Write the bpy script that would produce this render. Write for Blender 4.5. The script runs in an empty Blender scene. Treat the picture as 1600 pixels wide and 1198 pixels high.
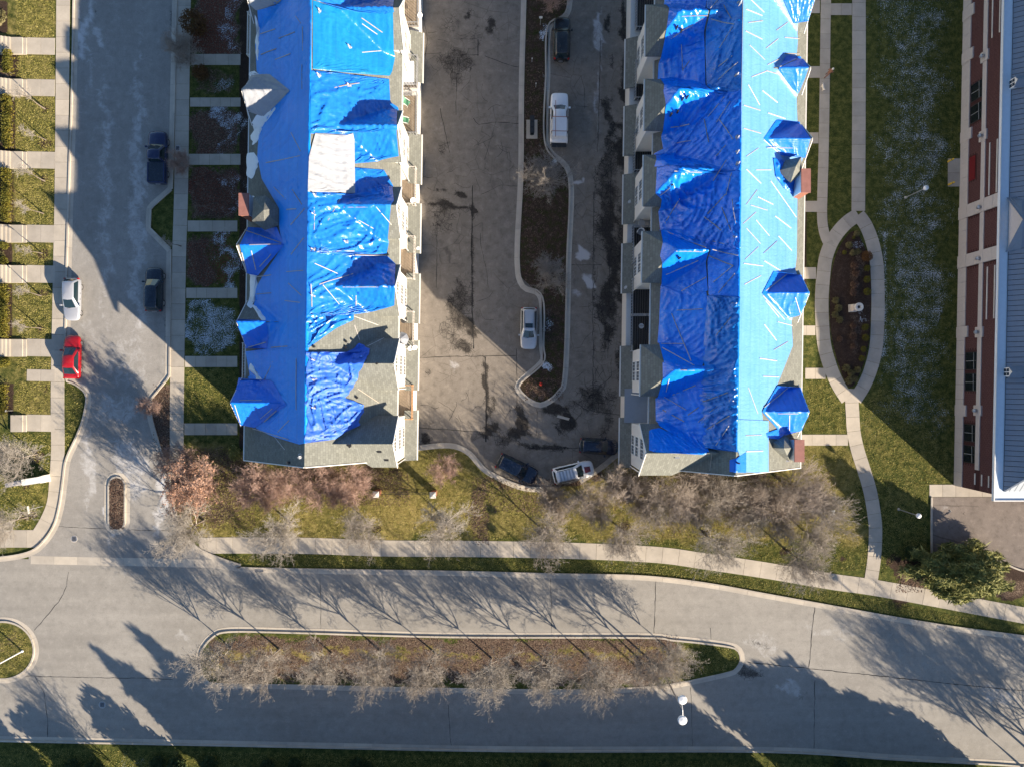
import bpy, bmesh, math, random
import numpy as np
from mathutils import Vector, Matrix, noise
R = math.radians
rng = random.Random(7)
scene = bpy.context.scene
COL = scene.collection

# ------------------------------------------------------------------ camera, sky, sun, exposure
H = 79.0                      # flying height of the camera over the ground
PPM = 14.0                    # photograph pixels per metre on the ground
cam_d = bpy.data.cameras.new('camera'); cam = bpy.data.objects.new('camera', cam_d); COL.objects.link(cam)
cam.location = (0, 0, H); cam.rotation_euler = (0, 0, 0)
cam_d.sensor_width = 36; cam_d.sensor_fit = 'HORIZONTAL'; cam_d.lens = 18.0*H/(800/PPM)
cam_d.clip_start = 1; cam_d.clip_end = 3000
scene.camera = cam

SUN_EL = R(20.5)
sun_dir = Vector((0.747, -0.665, 0)).normalized()*math.cos(SUN_EL) + Vector((0, 0, math.sin(SUN_EL)))
w = bpy.data.worlds.new('World'); scene.world = w; w.use_nodes = True
nt = w.node_tree; nt.nodes.clear()
sky = nt.nodes.new('ShaderNodeTexSky'); sky.sky_type = 'NISHITA'; sky.sun_disc = False
sky.sun_elevation = SUN_EL; sky.sun_rotation = math.atan2(sun_dir.x, sun_dir.y)
sky.altitude = 200; sky.air_density = 1.0; sky.dust_density = 0.4; sky.ozone_density = 3.0
bg = nt.nodes.new('ShaderNodeBackground'); bg.inputs[1].default_value = 0.068
wo = nt.nodes.new('ShaderNodeOutputWorld')
nt.links.new(sky.outputs[0], bg.inputs[0]); nt.links.new(bg.outputs[0], wo.inputs[0])
sd = bpy.data.lights.new('sun', 'SUN'); sd.energy = 5.0; sd.angle = R(0.55); sd.color = (1.0, 0.85, 0.66)
so = bpy.data.objects.new('sun', sd); COL.objects.link(so); so.location = (60, -60, 70)
so.rotation_euler = sun_dir.to_track_quat('Z', 'Y').to_euler()
vs = scene.view_settings; vs.view_transform = 'Standard'; vs.look = 'None'; vs.gamma = 1; vs.exposure = 1.38
vs.use_curve_mapping = False
scene.cycles.max_bounces = 5; scene.cycles.diffuse_bounces = 3; scene.cycles.glossy_bounces = 2
scene.cycles.use_denoising = True

# ------------------------------------------------------------------ helpers: places
def G(px, py, z=0.0):
    k = (H-z)/H/PPM
    return ((px-800)*k, (599-py)*k, z)
def G2(px, py, z=0.0):
    p = G(px, py, z); return (p[0], p[1])
def PX(x, y): return 800+x*PPM, 599-y*PPM

# ------------------------------------------------------------------ helpers: materials
def lin(c): return tuple((v/12.92 if v <= 0.04045 else ((v+0.055)/1.055)**2.4) for v in c)
class NB:
    def __init__(s, name, rough=0.8, spec=0.5, metal=0.0):
        s.m = bpy.data.materials.new(name); s.m.use_nodes = True
        s.nt = s.m.node_tree; s.b = s.nt.nodes['Principled BSDF']
        s.b.inputs['Roughness'].default_value = rough
        s.b.inputs['Specular IOR Level'].default_value = spec
        s.b.inputs['Metallic'].default_value = metal
        s.tc = s.nt.nodes.new('ShaderNodeTexCoord'); s.co = s.tc.outputs['Object']
    def link(s, a, b): s.nt.links.new(a, b)
    def put(s, sock, v):
        if isinstance(v, bpy.types.NodeSocket): s.link(v, sock)
        elif isinstance(v, (tuple, list)) and len(v) == 3 and sock.type == 'RGBA': sock.default_value = (*v, 1)
        else: sock.default_value = v
    def noise(s, scale, detail=4, rough=0.55, co=None, dist=0, col=False, vec=None):
        n = s.nt.nodes.new('ShaderNodeTexNoise')
        n.inputs['Scale'].default_value = scale; n.inputs['Detail'].default_value = detail
        n.inputs['Roughness'].default_value = rough; n.inputs['Distortion'].default_value = dist
        c = co or s.co
        if vec: c = s.map(vec, c)
        s.link(c, n.inputs['Vector'])
        return n.outputs['Color' if col else 'Fac']
    def voro(s, scale, feature='F1', out='Distance', co=None, rand=1.0):
        n = s.nt.nodes.new('ShaderNodeTexVoronoi'); n.feature = feature
        n.inputs['Scale'].default_value = scale; n.inputs['Randomness'].default_value = rand
        s.link(co or s.co, n.inputs['Vector']); return n.outputs[out]
    def map(s, scale, co=None, rot=(0, 0, 0)):
        n = s.nt.nodes.new('ShaderNodeMapping'); n.inputs['Scale'].default_value = scale; n.inputs['Rotation'].default_value = rot
        s.link(co or s.co, n.inputs['Vector']); return n.outputs[0]
    def ramp(s, fac, stops):
        n = s.nt.nodes.new('ShaderNodeValToRGB'); e = n.color_ramp.elements
        while len(e) < len(stops): e.new(0.5)
        for el, (p, c) in zip(e, stops):
            el.position = p; el.color = (*c, 1) if isinstance(c, (tuple, list)) else (c, c, c, 1)
        s.link(fac, n.inputs[0]); return n.outputs[0]
    def sm(s, fac, a, b):
        n = s.nt.nodes.new('ShaderNodeMapRange'); n.interpolation_type = 'SMOOTHSTEP'
        n.inputs[1].default_value = a; n.inputs[2].default_value = b
        s.put(n.inputs[0], fac); return n.outputs[0]
    def mix(s, fac, a, b, mode='MIX'):
        n = s.nt.nodes.new('ShaderNodeMix'); n.data_type = 'RGBA'; n.blend_type = mode
        s.put(n.inputs[0], fac); s.put(n.inputs[6], a); s.put(n.inputs[7], b); return n.outputs[2]
    def math(s, op, a, b=0.0, clamp=False):
        n = s.nt.nodes.new('ShaderNodeMath'); n.operation = op; n.use_clamp = clamp
        s.put(n.inputs[0], a); s.put(n.inputs[1], b); return n.outputs[0]
    def attr(s, name):
        n = s.nt.nodes.new('ShaderNodeAttribute'); n.attribute_name = name; return n.outputs['Fac']
    def objrand(s):
        n = s.nt.nodes.new('ShaderNodeObjectInfo'); return n.outputs['Random']
    def bump(s, h, strength=0.3, dist=0.05):
        n = s.nt.nodes.new('ShaderNodeBump'); n.inputs['Strength'].default_value = strength; n.inputs['Distance'].default_value = dist
        s.link(h, n.inputs['Height']); s.link(n.outputs[0], s.b.inputs['Normal']); return n
    def color(s, v): s.put(s.b.inputs['Base Color'], v); return s
M = {}
def plain(name, col, rough=0.7, spec=0.4, metal=0.0, var=0.18, scale=3.0, fine=25.0):
    n = NB(name, rough, spec, metal)
    f = n.math('ADD', n.math('MULTIPLY', n.noise(scale), 0.6), n.math('MULTIPLY', n.noise(fine, 2), 0.4))
    n.color(n.ramp(f, [(0.3, tuple(c*(1-var) for c in col)), (0.7, tuple(min(1, c*(1+var)) for c in col))]))
    M[name] = n.m; return n

def concrete(name, col, joints=False):
    n = NB(name, 0.9, 0.25)
    f = n.noise(0.7, 5, 0.6); g = n.noise(14, 3, 0.7); st = n.noise(2.6, 5, 0.65, dist=0.6)
    c = n.ramp(f, [(0.3, tuple(v*0.86 for v in col)), (0.7, tuple(v*1.1 for v in col))])
    c = n.mix(n.math('MULTIPLY', n.sm(g, 0.5, 0.75), 0.22), c, tuple(v*0.66 for v in col))
    c = n.mix(n.math('MULTIPLY', n.sm(st, 0.58, 0.72), 0.25), c, tuple(v*0.62 for v in col))
    r = n.objrand()
    c = n.mix(1.0, c, n.ramp(r, [(0, (0.86, 0.86, 0.87)), (1, (1.06, 1.05, 1.03))]), 'MULTIPLY')
    n.color(c); n.bump(g, 0.15, 0.01); M[name] = n.m
concrete('pavement', (0.47, 0.425, 0.36))
concrete('kerb_concrete', (0.50, 0.455, 0.39))
concrete('cap_stone', (0.62, 0.60, 0.56))

def road_mat(name, col, dark, cool, crack_scale, crack_amt, stripe_dir):
    pamt = 0.6 if 'asphalt' in name else 0.3
    n = NB(name, 0.88, 0.3)
    f = n.noise(0.12, 6, 0.6); g = n.noise(22, 3, 0.7)
    lane = n.noise(0.5, 4, 0.6, vec=stripe_dir)
    c = n.ramp(f, [(0.32, tuple(v*0.88 for v in col)), (0.68, tuple(v*1.1 for v in col))])
    c = n.mix(n.math('MULTIPLY', n.sm(lane, 0.45, 0.68), 0.35), c, tuple(v*1.25 for v in col))
    c = n.mix(n.math('MULTIPLY', n.sm(lane, 0.48, 0.3), 0.3), c, tuple(v*0.78 for v in col))
    c = n.mix(n.math('MULTIPLY', n.sm(g, 0.48, 0.7), 0.55), c, tuple(v*0.45 for v in col))
    pat = n.noise(1.1, 6, 0.72)
    c = n.mix(n.math('MULTIPLY', n.sm(pat, 0.5, 0.64), pamt), c, tuple(v*0.6 for v in col))
    c = n.mix(n.math('MULTIPLY', n.sm(pat, 0.47, 0.36), pamt), c, tuple(v*1.3 for v in col))
    wob = n.mix(0.12, n.co, n.noise(0.9, 4, col=True), 'LINEAR_LIGHT')
    e = n.voro(crack_scale, 'DISTANCE_TO_EDGE', co=wob)
    gate = n.sm(n.noise(0.16, 3), 0.44, 0.6)
    cr = n.math('MULTIPLY', n.sm(e, 0.018, 0.004), n.math('MULTIPLY', gate, crack_amt))
    e2 = n.voro(2.2, 'DISTANCE_TO_EDGE', co=wob)
    stain = n.attr('stain')
    sn = n.sm(n.math('ADD', n.math('MULTIPLY', n.noise(0.9, 6, 0.7), 0.6), n.math('ADD', n.math('MULTIPLY', n.noise(7, 8, 0.85), 0.9), stain)), 1.04, 1.42)
    ali = n.math('MULTIPLY', n.sm(e2, 0.05, 0.012), n.sm(n.math('ADD', stain, n.noise(0.6, 3)), 0.62, 0.9))
    c = n.mix(n.math('MULTIPLY', sn, 0.86), c, dark)
    c = n.mix(n.math('MAXIMUM', cr, n.math('MULTIPLY', ali, 0.75)), c, tuple(v*0.5 for v in dark))
    fro = n.attr('frost')
    fn = n.sm(n.math('ADD', n.math('MULTIPLY', n.noise(1.3, 7, 0.72, dist=1.0), 0.6), n.math('ADD', n.math('MULTIPLY', n.noise(18, 3, 0.7), 0.25), fro)), 0.60, 0.95)
    c = n.mix(n.math('MULTIPLY', fn, 0.7), c, cool)
    n.color(c); n.bump(g, 0.2, 0.012); M[name] = n.m
road_mat('road_concrete', (0.31, 0.293, 0.265), (0.04, 0.037, 0.034), (0.62, 0.62, 0.62), 0.1, 0.0, (0.05, 1.1, 1))
road_mat('street_concrete', (0.305, 0.29, 0.268), (0.05, 0.048, 0.046), (0.66, 0.66, 0.67), 0.12, 0.0, (1.1, 0.05, 1))
road_mat('courtyard_asphalt', (0.215, 0.19, 0.163), (0.016, 0.014, 0.013), (0.6, 0.6, 0.62), 0.45, 0.35, (0.9, 0.12, 1))
road_mat('parking_asphalt', (0.2, 0.17, 0.15), (0.05, 0.04, 0.035), (0.5, 0.5, 0.5), 0.16, 0.4, (0.6, 0.3, 1))

def lawn_mat(name):
    n = NB(name, 0.95, 0.1)
    big = n.noise(0.22, 5, 0.6); mid = n.noise(1.6, 5, 0.65); fine = n.noise(9, 4, 0.75); blade = n.noise(26, 3, 0.7)
    gcol = n.ramp(n.math('ADD', n.math('MULTIPLY', mid, 0.5), n.math('MULTIPLY', fine, 0.5)),
                  [(0.36, (0.016, 0.028, 0.009)), (0.48, (0.062, 0.078, 0.02)), (0.64, (0.19, 0.18, 0.052))])
    dcol = n.ramp(n.math('ADD', n.math('MULTIPLY', mid, 0.4), n.math('MULTIPLY', fine, 0.6)),
                  [(0.32, (0.085, 0.066, 0.022)), (0.47, (0.28, 0.22, 0.075)), (0.66, (0.46, 0.37, 0.16))])
    dry_and_shade = n.attr('dry_and_shade')
    c = n.mix(n.sm(n.math('ADD', n.math('MULTIPLY', n.math('ADD', big, mid), 0.5), n.math('SUBTRACT', dry_and_shade, 0.5)), 0.25, 0.75), gcol, dcol)
    soil = n.attr('soil')
    scol = n.ramp(n.math('ADD', n.math('MULTIPLY', mid, 0.35), n.math('MULTIPLY', fine, 0.65)), [(0.3, (0.022, 0.014, 0.011)), (0.55, (0.062, 0.042, 0.033)), (0.72, (0.15, 0.105, 0.075))])
    c = n.mix(n.sm(n.math('ADD', soil, n.math('MULTIPLY', n.math('SUBTRACT', mid, 0.5), 0.7)), 0.35, 0.6), c, scol)
    leaf = n.attr('leaf')
    lr = n.voro(7, 'F1', 'Color'); ld = n.noise(5, 4, 0.7)
    lcol = n.ramp(n.math('ADD', n.math('MULTIPLY', fine, 0.5), n.math('MULTIPLY', n.voro(9), 0.5)), [(0.2, (0.032, 0.019, 0.015)), (0.45, (0.088, 0.059, 0.045)), (0.70, (0.23, 0.175, 0.13))])
    c = n.mix(n.sm(n.math('ADD', n.math('MULTIPLY', leaf, 0.75), n.math('MULTIPLY', n.math('ADD', ld, mid), 0.5)), 0.68, 0.86), c, lcol)
    rust = n.attr('rust')
    c = n.mix(n.sm(n.math('ADD', n.math('MULTIPLY', rust, 0.7), n.noise(5.5, 4, 0.75)), 0.84, 0.98), c, n.ramp(fine, [(0.35, (0.07, 0.022, 0.016)), (0.65, (0.24, 0.085, 0.055))]))
    snow = n.attr('snow')
    sn = n.math('ADD', n.math('MULTIPLY', n.noise(8.0, 3, 0.8), 0.85), n.math('MULTIPLY', n.noise(0.7, 4, 0.6), 0.35))
    c = n.mix(n.sm(n.math('ADD', n.math('MULTIPLY', snow, 0.66), sn), 0.90, 0.955), c, (0.56, 0.62, 0.70))
    n.color(c); n.bump(n.math('ADD', fine, blade), 0.8, 0.08); M[name] = n.m
lawn_mat('lawn')

def shingle(name, col):
    n = NB(name, 0.92, 0.25)
    br = n.nt.nodes.new('ShaderNodeTexBrick')
    br.inputs['Scale'].default_value = 1.0; br.inputs['Brick Width'].default_value = 0.33; br.inputs['Row Height'].default_value = 0.2
    br.inputs['Mortar Size'].default_value = 0.012; br.inputs['Mortar Smooth'].default_value = 0.4
    br.inputs['Color1'].default_value = (*[v*0.78 for v in col], 1); br.inputs['Color2'].default_value = (*[v*1.18 for v in col], 1)
    br.inputs['Mortar'].default_value = (*[v*0.5 for v in col], 1)
    n.link(n.map((1, 1, 1), n.co, (0, 0, R(90))), br.inputs['Vector'])
    c = n.mix(n.math('MULTIPLY', n.noise(0.8, 5, 0.65), 0.5), br.outputs[0], tuple(v*0.7 for v in col))
    c = n.mix(n.math('MULTIPLY', n.sm(n.noise(20, 2, 0.7), 0.4, 0.75), 0.4), c, tuple(v*1.25 for v in col))
    n.color(c); n.bump(br.outputs['Fac'], 0.3, -0.01); M[name] = n.m
shingle('shingle', (0.195, 0.2, 0.178))

def tarp_mat(name, c0, c1, rough, fold=(1.0, 0.15, 1), shine=0.5, weave=0.14, trans=0.0):
    n = NB(name, rough, shine)
    f = n.noise(0.35, 4, 0.6); st = n.noise(2.2, 3, 0.5, vec=fold)
    c = n.ramp(n.math('ADD', n.math('MULTIPLY', f, 0.5), n.math('MULTIPLY', st, 0.5)), [(0.33, c0), (0.67, c1)])
    dust = n.noise(1.3, 6, 0.7)
    c = n.mix(n.math('MULTIPLY', n.sm(dust, 0.5, 0.75), 0.25), c, tuple(v*0.72 for v in c0))
    c = n.mix(n.math('MULTIPLY', n.sm(n.noise(3.5, 6, 0.75), 0.6, 0.8), 0.08), c, (0.10, 0.32, 0.62) if c0[0] < 0.3 else (0.3, 0.28, 0.26))
    # faint woven panel seams about a metre apart
    wv = n.nt.nodes.new('ShaderNodeTexWave'); wv.bands_direction = 'X'; wv.inputs['Scale'].default_value = 0.28; wv.inputs['Distortion'].default_value = 0.25
    n.link(n.co, wv.inputs['Vector'])
    c = n.mix(n.math('MULTIPLY', n.sm(wv.outputs['Fac'], 0.93, 1.0), weave), c, tuple(v*0.6 for v in c0))
    n.color(c)
    wr = n.noise(1.1, 5, 0.6, dist=1.4); wr2 = n.noise(3.2, 3, 0.55, vec=(0.22, 1.2, 1), dist=0.5)
    n.bump(n.math('ADD', n.math('MULTIPLY', wr, 0.45), n.math('MULTIPLY', wr2, 0.55)), 0.4, 0.16)
    M[name] = n.m
tarp_mat('tarp_blue', (0.004, 0.255, 0.86), (0.008, 0.31, 0.93), 0.36)
tarp_mat('tarp_crumpled', (0.006, 0.13, 0.54), (0.014, 0.20, 0.70), 0.27, shine=0.6)
tarp_mat('tarp_shade_lift', (0.003, 0.17, 0.82), (0.008, 0.25, 0.93), 0.22, shine=0.7)  # brighter copy of tarp_crumpled, lifting the colour of the slope in shade
tarp_mat('tarp_gable', (0.005, 0.15, 0.72), (0.010, 0.20, 0.82), 0.38)
tarp_mat('tarp_sea', (0.003, 0.16, 0.60), (0.008, 0.23, 0.72), 0.22, shine=0.7)
tarp_mat('tarp_teal', (0.004, 0.15, 0.40), (0.010, 0.22, 0.52), 0.28, shine=0.6)
tarp_mat('tarp_light', (0.10, 0.30, 0.66), (0.145, 0.36, 0.74), 0.45, weave=0.2)
tarp_mat('tarp_violet', (0.014, 0.095, 0.52), (0.03, 0.16, 0.68), 0.55, shine=0.6)
tarp_mat('tarp_white', (0.30, 0.315, 0.345), (0.36, 0.38, 0.41), 0.5, weave=0.05)

plain('siding_white', (0.72, 0.70, 0.66), 0.6, var=0.06)
plain('trim_white', (0.78, 0.76, 0.72), 0.55, var=0.06)
plain('batten_wood', (0.52, 0.48, 0.44), 0.85, var=0.2)
plain('batten_old', (0.40, 0.35, 0.29), 0.9, var=0.25)
plain('deck_wood', (0.25, 0.2, 0.15), 0.9, var=0.35, scale=1.6)
plain('fresh_wood', (0.5, 0.27, 0.13), 0.85)
plain('brick_chimney', (0.30, 0.12, 0.07), 0.9, var=0.2)
plain('cap_red', (0.30, 0.135, 0.11), 0.8)
plain('dark_metal', (0.03, 0.03, 0.032), 0.45)
plain('grey_metal', (0.42, 0.43, 0.45), 0.4, metal=0.5)
plain('white_plastic', (0.8, 0.8, 0.8), 0.4, var=0.05)
plain('snow', (0.82, 0.85, 0.88), 0.7, var=0.05)
plain('roof_metal', (0.19, 0.225, 0.275), 0.4, spec=0.5, var=0.08)
plain('gutter_blue_white', (0.66, 0.72, 0.78), 0.45, var=0.06)
plain('pale_stone', (0.50, 0.46, 0.44), 0.85, var=0.08)
plain('red_door', (0.16, 0.012, 0.016), 0.5)
plain('hydrant_red', (0.5, 0.035, 0.02), 0.5)
plain('yellow_paint', (0.75, 0.5, 0.04), 0.6)
plain('green_fabric', (0.12, 0.32, 0.2), 0.8)
plain('grey_fabric', (0.25, 0.27, 0.31), 0.85)
plain('bark', (0.17, 0.14, 0.115), 0.95, var=0.35, scale=6)
plain('twig_grey', (0.31, 0.275, 0.24), 0.9, var=0.25)
plain('twig_pink', (0.42, 0.29, 0.24), 0.9, var=0.25)
plain('twig_brown', (0.36, 0.305, 0.26), 0.9, var=0.3)
plain('twig_pale', (0.36, 0.325, 0.285), 0.9, var=0.2)
plain('mulch', (0.05, 0.03, 0.026), 0.98, var=0.5, scale=8)
plain('dark_pane', (0.012, 0.016, 0.02), 0.06, spec=0.8, var=0.1)
plain('crack_filler', (0.022, 0.02, 0.019), 0.9)
plain('tyre', (0.02, 0.02, 0.02), 0.85)
plain('alloy', (0.5, 0.5, 0.52), 0.3, metal=0.8)
plain('lamp_clear', (0.75, 0.77, 0.78), 0.15)
plain('lamp_red', (0.4, 0.01, 0.01), 0.2)
plain('skin', (0.5, 0.32, 0.24), 0.6)
plain('cloth_dark', (0.03, 0.03, 0.04), 0.9)
plain('cloth_brown', (0.2, 0.1, 0.07), 0.9)
plain('fur_white', (0.7, 0.66, 0.6), 0.9)
def leafmat(name, a, b, c3, rough=0.7):
    n = NB(name, rough, 0.2)
    nn = n.math('ADD', n.math('MULTIPLY', n.noise(1.2, 3), 0.5), n.math('MULTIPLY', n.noise(11, 2), 0.5))
    n.color(n.ramp(nn, [(0.35, a), (0.5, b), (0.66, c3)])); M[name] = n.m
leafmat('needles', (0.08, 0.095, 0.026), (0.20, 0.205, 0.06), (0.38, 0.36, 0.14))
leafmat('needles_dark', (0.02, 0.036, 0.014), (0.035, 0.06, 0.022), (0.06, 0.09, 0.03))
leafmat('leaf_orange', (0.20, 0.10, 0.065), (0.37, 0.21, 0.14), (0.52, 0.34, 0.245))
leafmat('leaf_hedge', (0.05, 0.055, 0.01), (0.12, 0.115, 0.018), (0.25, 0.19, 0.03))
leafmat('leaf_brown', (0.055, 0.028, 0.012), (0.12, 0.06, 0.022), (0.22, 0.115, 0.04))
leafmat('leaf_olive', (0.08, 0.075, 0.03), (0.16, 0.145, 0.065), (0.27, 0.23, 0.12))
leafmat('leaf_litter', (0.05, 0.027, 0.02), (0.12, 0.074, 0.054), (0.28, 0.2, 0.145))
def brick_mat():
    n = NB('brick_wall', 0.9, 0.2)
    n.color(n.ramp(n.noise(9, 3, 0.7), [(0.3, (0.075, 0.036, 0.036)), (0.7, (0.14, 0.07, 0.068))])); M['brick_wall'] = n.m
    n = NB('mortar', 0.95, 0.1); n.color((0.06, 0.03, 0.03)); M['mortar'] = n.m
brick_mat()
def paint(name, col, rough=0.25, metal=0.0):
    n = NB(name, rough, 0.5, metal)
    n.color(n.mix(n.math('MULTIPLY', n.sm(n.noise(2.5, 5, 0.7), 0.45, 0.8), 0.12), col, (0.25, 0.24, 0.22)))
    n.b.inputs['Coat Weight'].default_value = 0.6; n.b.inputs['Coat Roughness'].default_value = 0.08
    M[name] = n.m
paint('paint_navy', (0.006, 0.018, 0.075)); paint('paint_midnight', (0.006, 0.018, 0.036)); paint('paint_silver', (0.45, 0.47, 0.52), 0.3, 0.35)
paint('paint_red', (0.33, 0.006, 0.012)); paint('paint_black', (0.008, 0.009, 0.011)); paint('paint_white', (0.82, 0.83, 0.85))
paint('paint_pewter', (0.52, 0.53, 0.55), 0.3, 0.3); paint('paint_deepblue', (0.005, 0.012, 0.034))
paint('paint_maroon', (0.15, 0.01, 0.015))
g = NB('car_glass', 0.05, 0.9); g.color((0.012, 0.026, 0.034)); M['car_glass'] = g.m

# ------------------------------------------------------------------ helpers: objects
def mesh_from(name, verts, faces, mat=None, smooth=False, attrs=None, mats=None, fmat=None):
    me = bpy.data.meshes.new(name); me.from_pydata([tuple(v) for v in verts], [], [tuple(f) for f in faces])
    if mat: me.materials.append(M[mat])
    if mats:
        for m_ in mats: me.materials.append(M[m_])
        me.polygons.foreach_set('material_index', fmat)
    if smooth: me.polygons.foreach_set('use_smooth', [True]*len(me.polygons))
    if attrs:
        for k, v in attrs.items():
            a = me.attributes.new(k, 'FLOAT', 'POINT'); a.data.foreach_set('value', np.asarray(v, dtype=np.float32))
    me.update(); return me
def link(name, me, parent=None, loc=None, rot=None):
    o = bpy.data.objects.new(name, me); COL.objects.link(o)
    if parent: o.parent = parent
    if loc: o.location = loc
    if rot: o.rotation_euler = rot
    return o
def tag(o, label=None, cat=None, group=None, kind=None):
    if label: o['label'] = label
    if cat: o['category'] = cat
    if group: o['group'] = group
    if kind: o['kind'] = kind
    return o
def thing(name, label, cat, loc=(0, 0, 0), rz=0, group=None):
    o = link(name, None, None, loc, (0, 0, rz)); o.empty_display_size = 0.3
    return tag(o, label, cat, group)
def structure(name, loc=(0, 0, 0)):
    return tag(link(name, None, None, loc), kind='structure')
def copy_tree(o, parent=None):
    c = o.copy(); COL.objects.link(c)
    if parent: c.parent = parent
    for ch in o.children: copy_tree(ch, c)
    return c
class MB:                                    # collects shapes into one mesh
    def __init__(s): s.v = []; s.f = []; s.mi = []; s.cur = 0
    def add(s, vs, fs):
        b = len(s.v); s.v += [tuple(v) for v in vs]; s.f += [tuple(i+b for i in f) for f in fs]; s.mi += [s.cur]*len(fs); return s
    def box(s, x0, x1, y0, y1, z0, z1):
        return s.add([(x0,y0,z0),(x1,y0,z0),(x1,y1,z0),(x0,y1,z0),(x0,y0,z1),(x1,y0,z1),(x1,y1,z1),(x0,y1,z1)],
                     [(3,2,1,0),(4,5,6,7),(0,1,5,4),(1,2,6,5),(2,3,7,6),(3,0,4,7)])
    def prism(s, poly, z0, z1):              # vertical prism over a plan polygon (counter-clockwise)
        n = len(poly)
        return s.add([(x,y,z0) for x,y in poly]+[(x,y,z1) for x,y in poly],
                     [tuple(range(n-1,-1,-1)), tuple(range(n,2*n))]+[(i,(i+1)%n,n+(i+1)%n,n+i) for i in range(n)])
    def slab3(s, pts, t):                    # any flat polygon thickened downwards by t
        n = len(pts)
        return s.add(list(pts)+[(p[0],p[1],p[2]-t) for p in pts],
                     [tuple(range(n)), tuple(range(2*n-1,n-1,-1))]+[(i,n+i,n+(i+1)%n,(i+1)%n) for i in range(n)])
    def bar(s, a, b, w, h):                  # a bar of width w and height h between two points
        a = Vector(a); b = Vector(b); d = (b-a).normalized()
        up = Vector((0,0,1)) if abs(d.z) < 0.95 else Vector((1,0,0))
        sd = d.cross(up).normalized(); up = sd.cross(d)
        vs = []
        for p in (a, b):
            for su, sv in ((-1,-1),(1,-1),(1,1),(-1,1)): vs.append(p+sd*su*w/2+up*sv*h/2)
        return s.add(vs, [(3,2,1,0),(4,5,6,7),(0,1,5,4),(1,2,6,5),(2,3,7,6),(3,0,4,7)])
    def tube(s, pts, rad, n=8):
        if not isinstance(rad, (list, tuple)): rad = [rad]*len(pts)
        pts = [Vector(p) for p in pts]; vs = []; fs = []
        for i, p in enumerate(pts):
            d = (pts[min(i+1,len(pts)-1)]-pts[max(i-1,0)]).normalized()
            a = d.orthogonal().normalized(); b = d.cross(a)
            for k in range(n):
                t = 2*math.pi*k/n; vs.append(p+(a*math.cos(t)+b*math.sin(t))*rad[i])
        for i in range(len(pts)-1):
            for k in range(n): fs.append((i*n+k, i*n+(k+1)%n, (i+1)*n+(k+1)%n, (i+1)*n+k))
        fs.append(tuple(range(n-1,-1,-1))); m = (len(pts)-1)*n; fs.append(tuple(range(m, m+n)))
        return s.add(vs, fs)
    def lathe(s, prof, c=(0,0,0), n=16):     # profile of (radius, z)
        vs = []; fs = []
        for r, z in prof:
            for k in range(n):
                t = 2*math.pi*k/n; vs.append((c[0]+r*math.cos(t), c[1]+r*math.sin(t), c[2]+z))
        for i in range(len(prof)-1):
            for k in range(n): fs.append((i*n+k, i*n+(k+1)%n, (i+1)*n+(k+1)%n, (i+1)*n+k))
        fs.append(tuple(range(n-1,-1,-1))); m = (len(prof)-1)*n; fs.append(tuple(range(m, m+n)))
        return s.add(vs, fs)
    def mesh(s, name, mat=None, smooth=False, mats=None):
        return mesh_from(name, s.v, s.f, mat, smooth, mats=mats, fmat=s.mi if mats else None)
    def build(s, name, mat, parent=None, loc=None, rot=None, smooth=False, mats=None):
        return link(name, s.mesh(name, mat, smooth, mats), parent, loc, rot)

# ------------------------------------------------------------------ helpers: flat sheets carrying wear masks
def clip_half(poly, ax, val, keep_greater):
    out = []; n = len(poly)
    for i in range(n):
        p, q = poly[i], poly[(i+1) % n]
        a = (p[ax]-val) if keep_greater else (val-p[ax]); b = (q[ax]-val) if keep_greater else (val-q[ax])
        if a >= 0: out.append(p)
        if (a > 0 and b < 0) or (a < 0 and b > 0):
            t = a/(a-b); out.append((p[0]+(q[0]-p[0])*t, p[1]+(q[1]-p[1])*t))
    return out
def grid_clip(poly, step):
    xs = [p[0] for p in poly]; vs = []; fs = []
    x = math.floor(min(xs)/step)*step
    while x < max(xs):
        st = clip_half(clip_half(poly, 0, x, True), 0, x+step, False)
        if len(st) >= 3:
            ys = [p[1] for p in st]; y = math.floor(min(ys)/step)*step
            while y < max(ys):
                c = clip_half(clip_half(st, 1, y, True), 1, y+step, False)
                if len(c) >= 3:
                    b = len(vs); vs += c; fs.append(tuple(range(b, b+len(c))))
                y += step
        x += step
    return vs, fs
def area2(p): return sum(p[i][0]*p[(i+1)%len(p)][1]-p[(i+1)%len(p)][0]*p[i][1] for i in range(len(p)))
def ccw(p): return list(p) if area2(p) > 0 else list(reversed(p))
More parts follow.
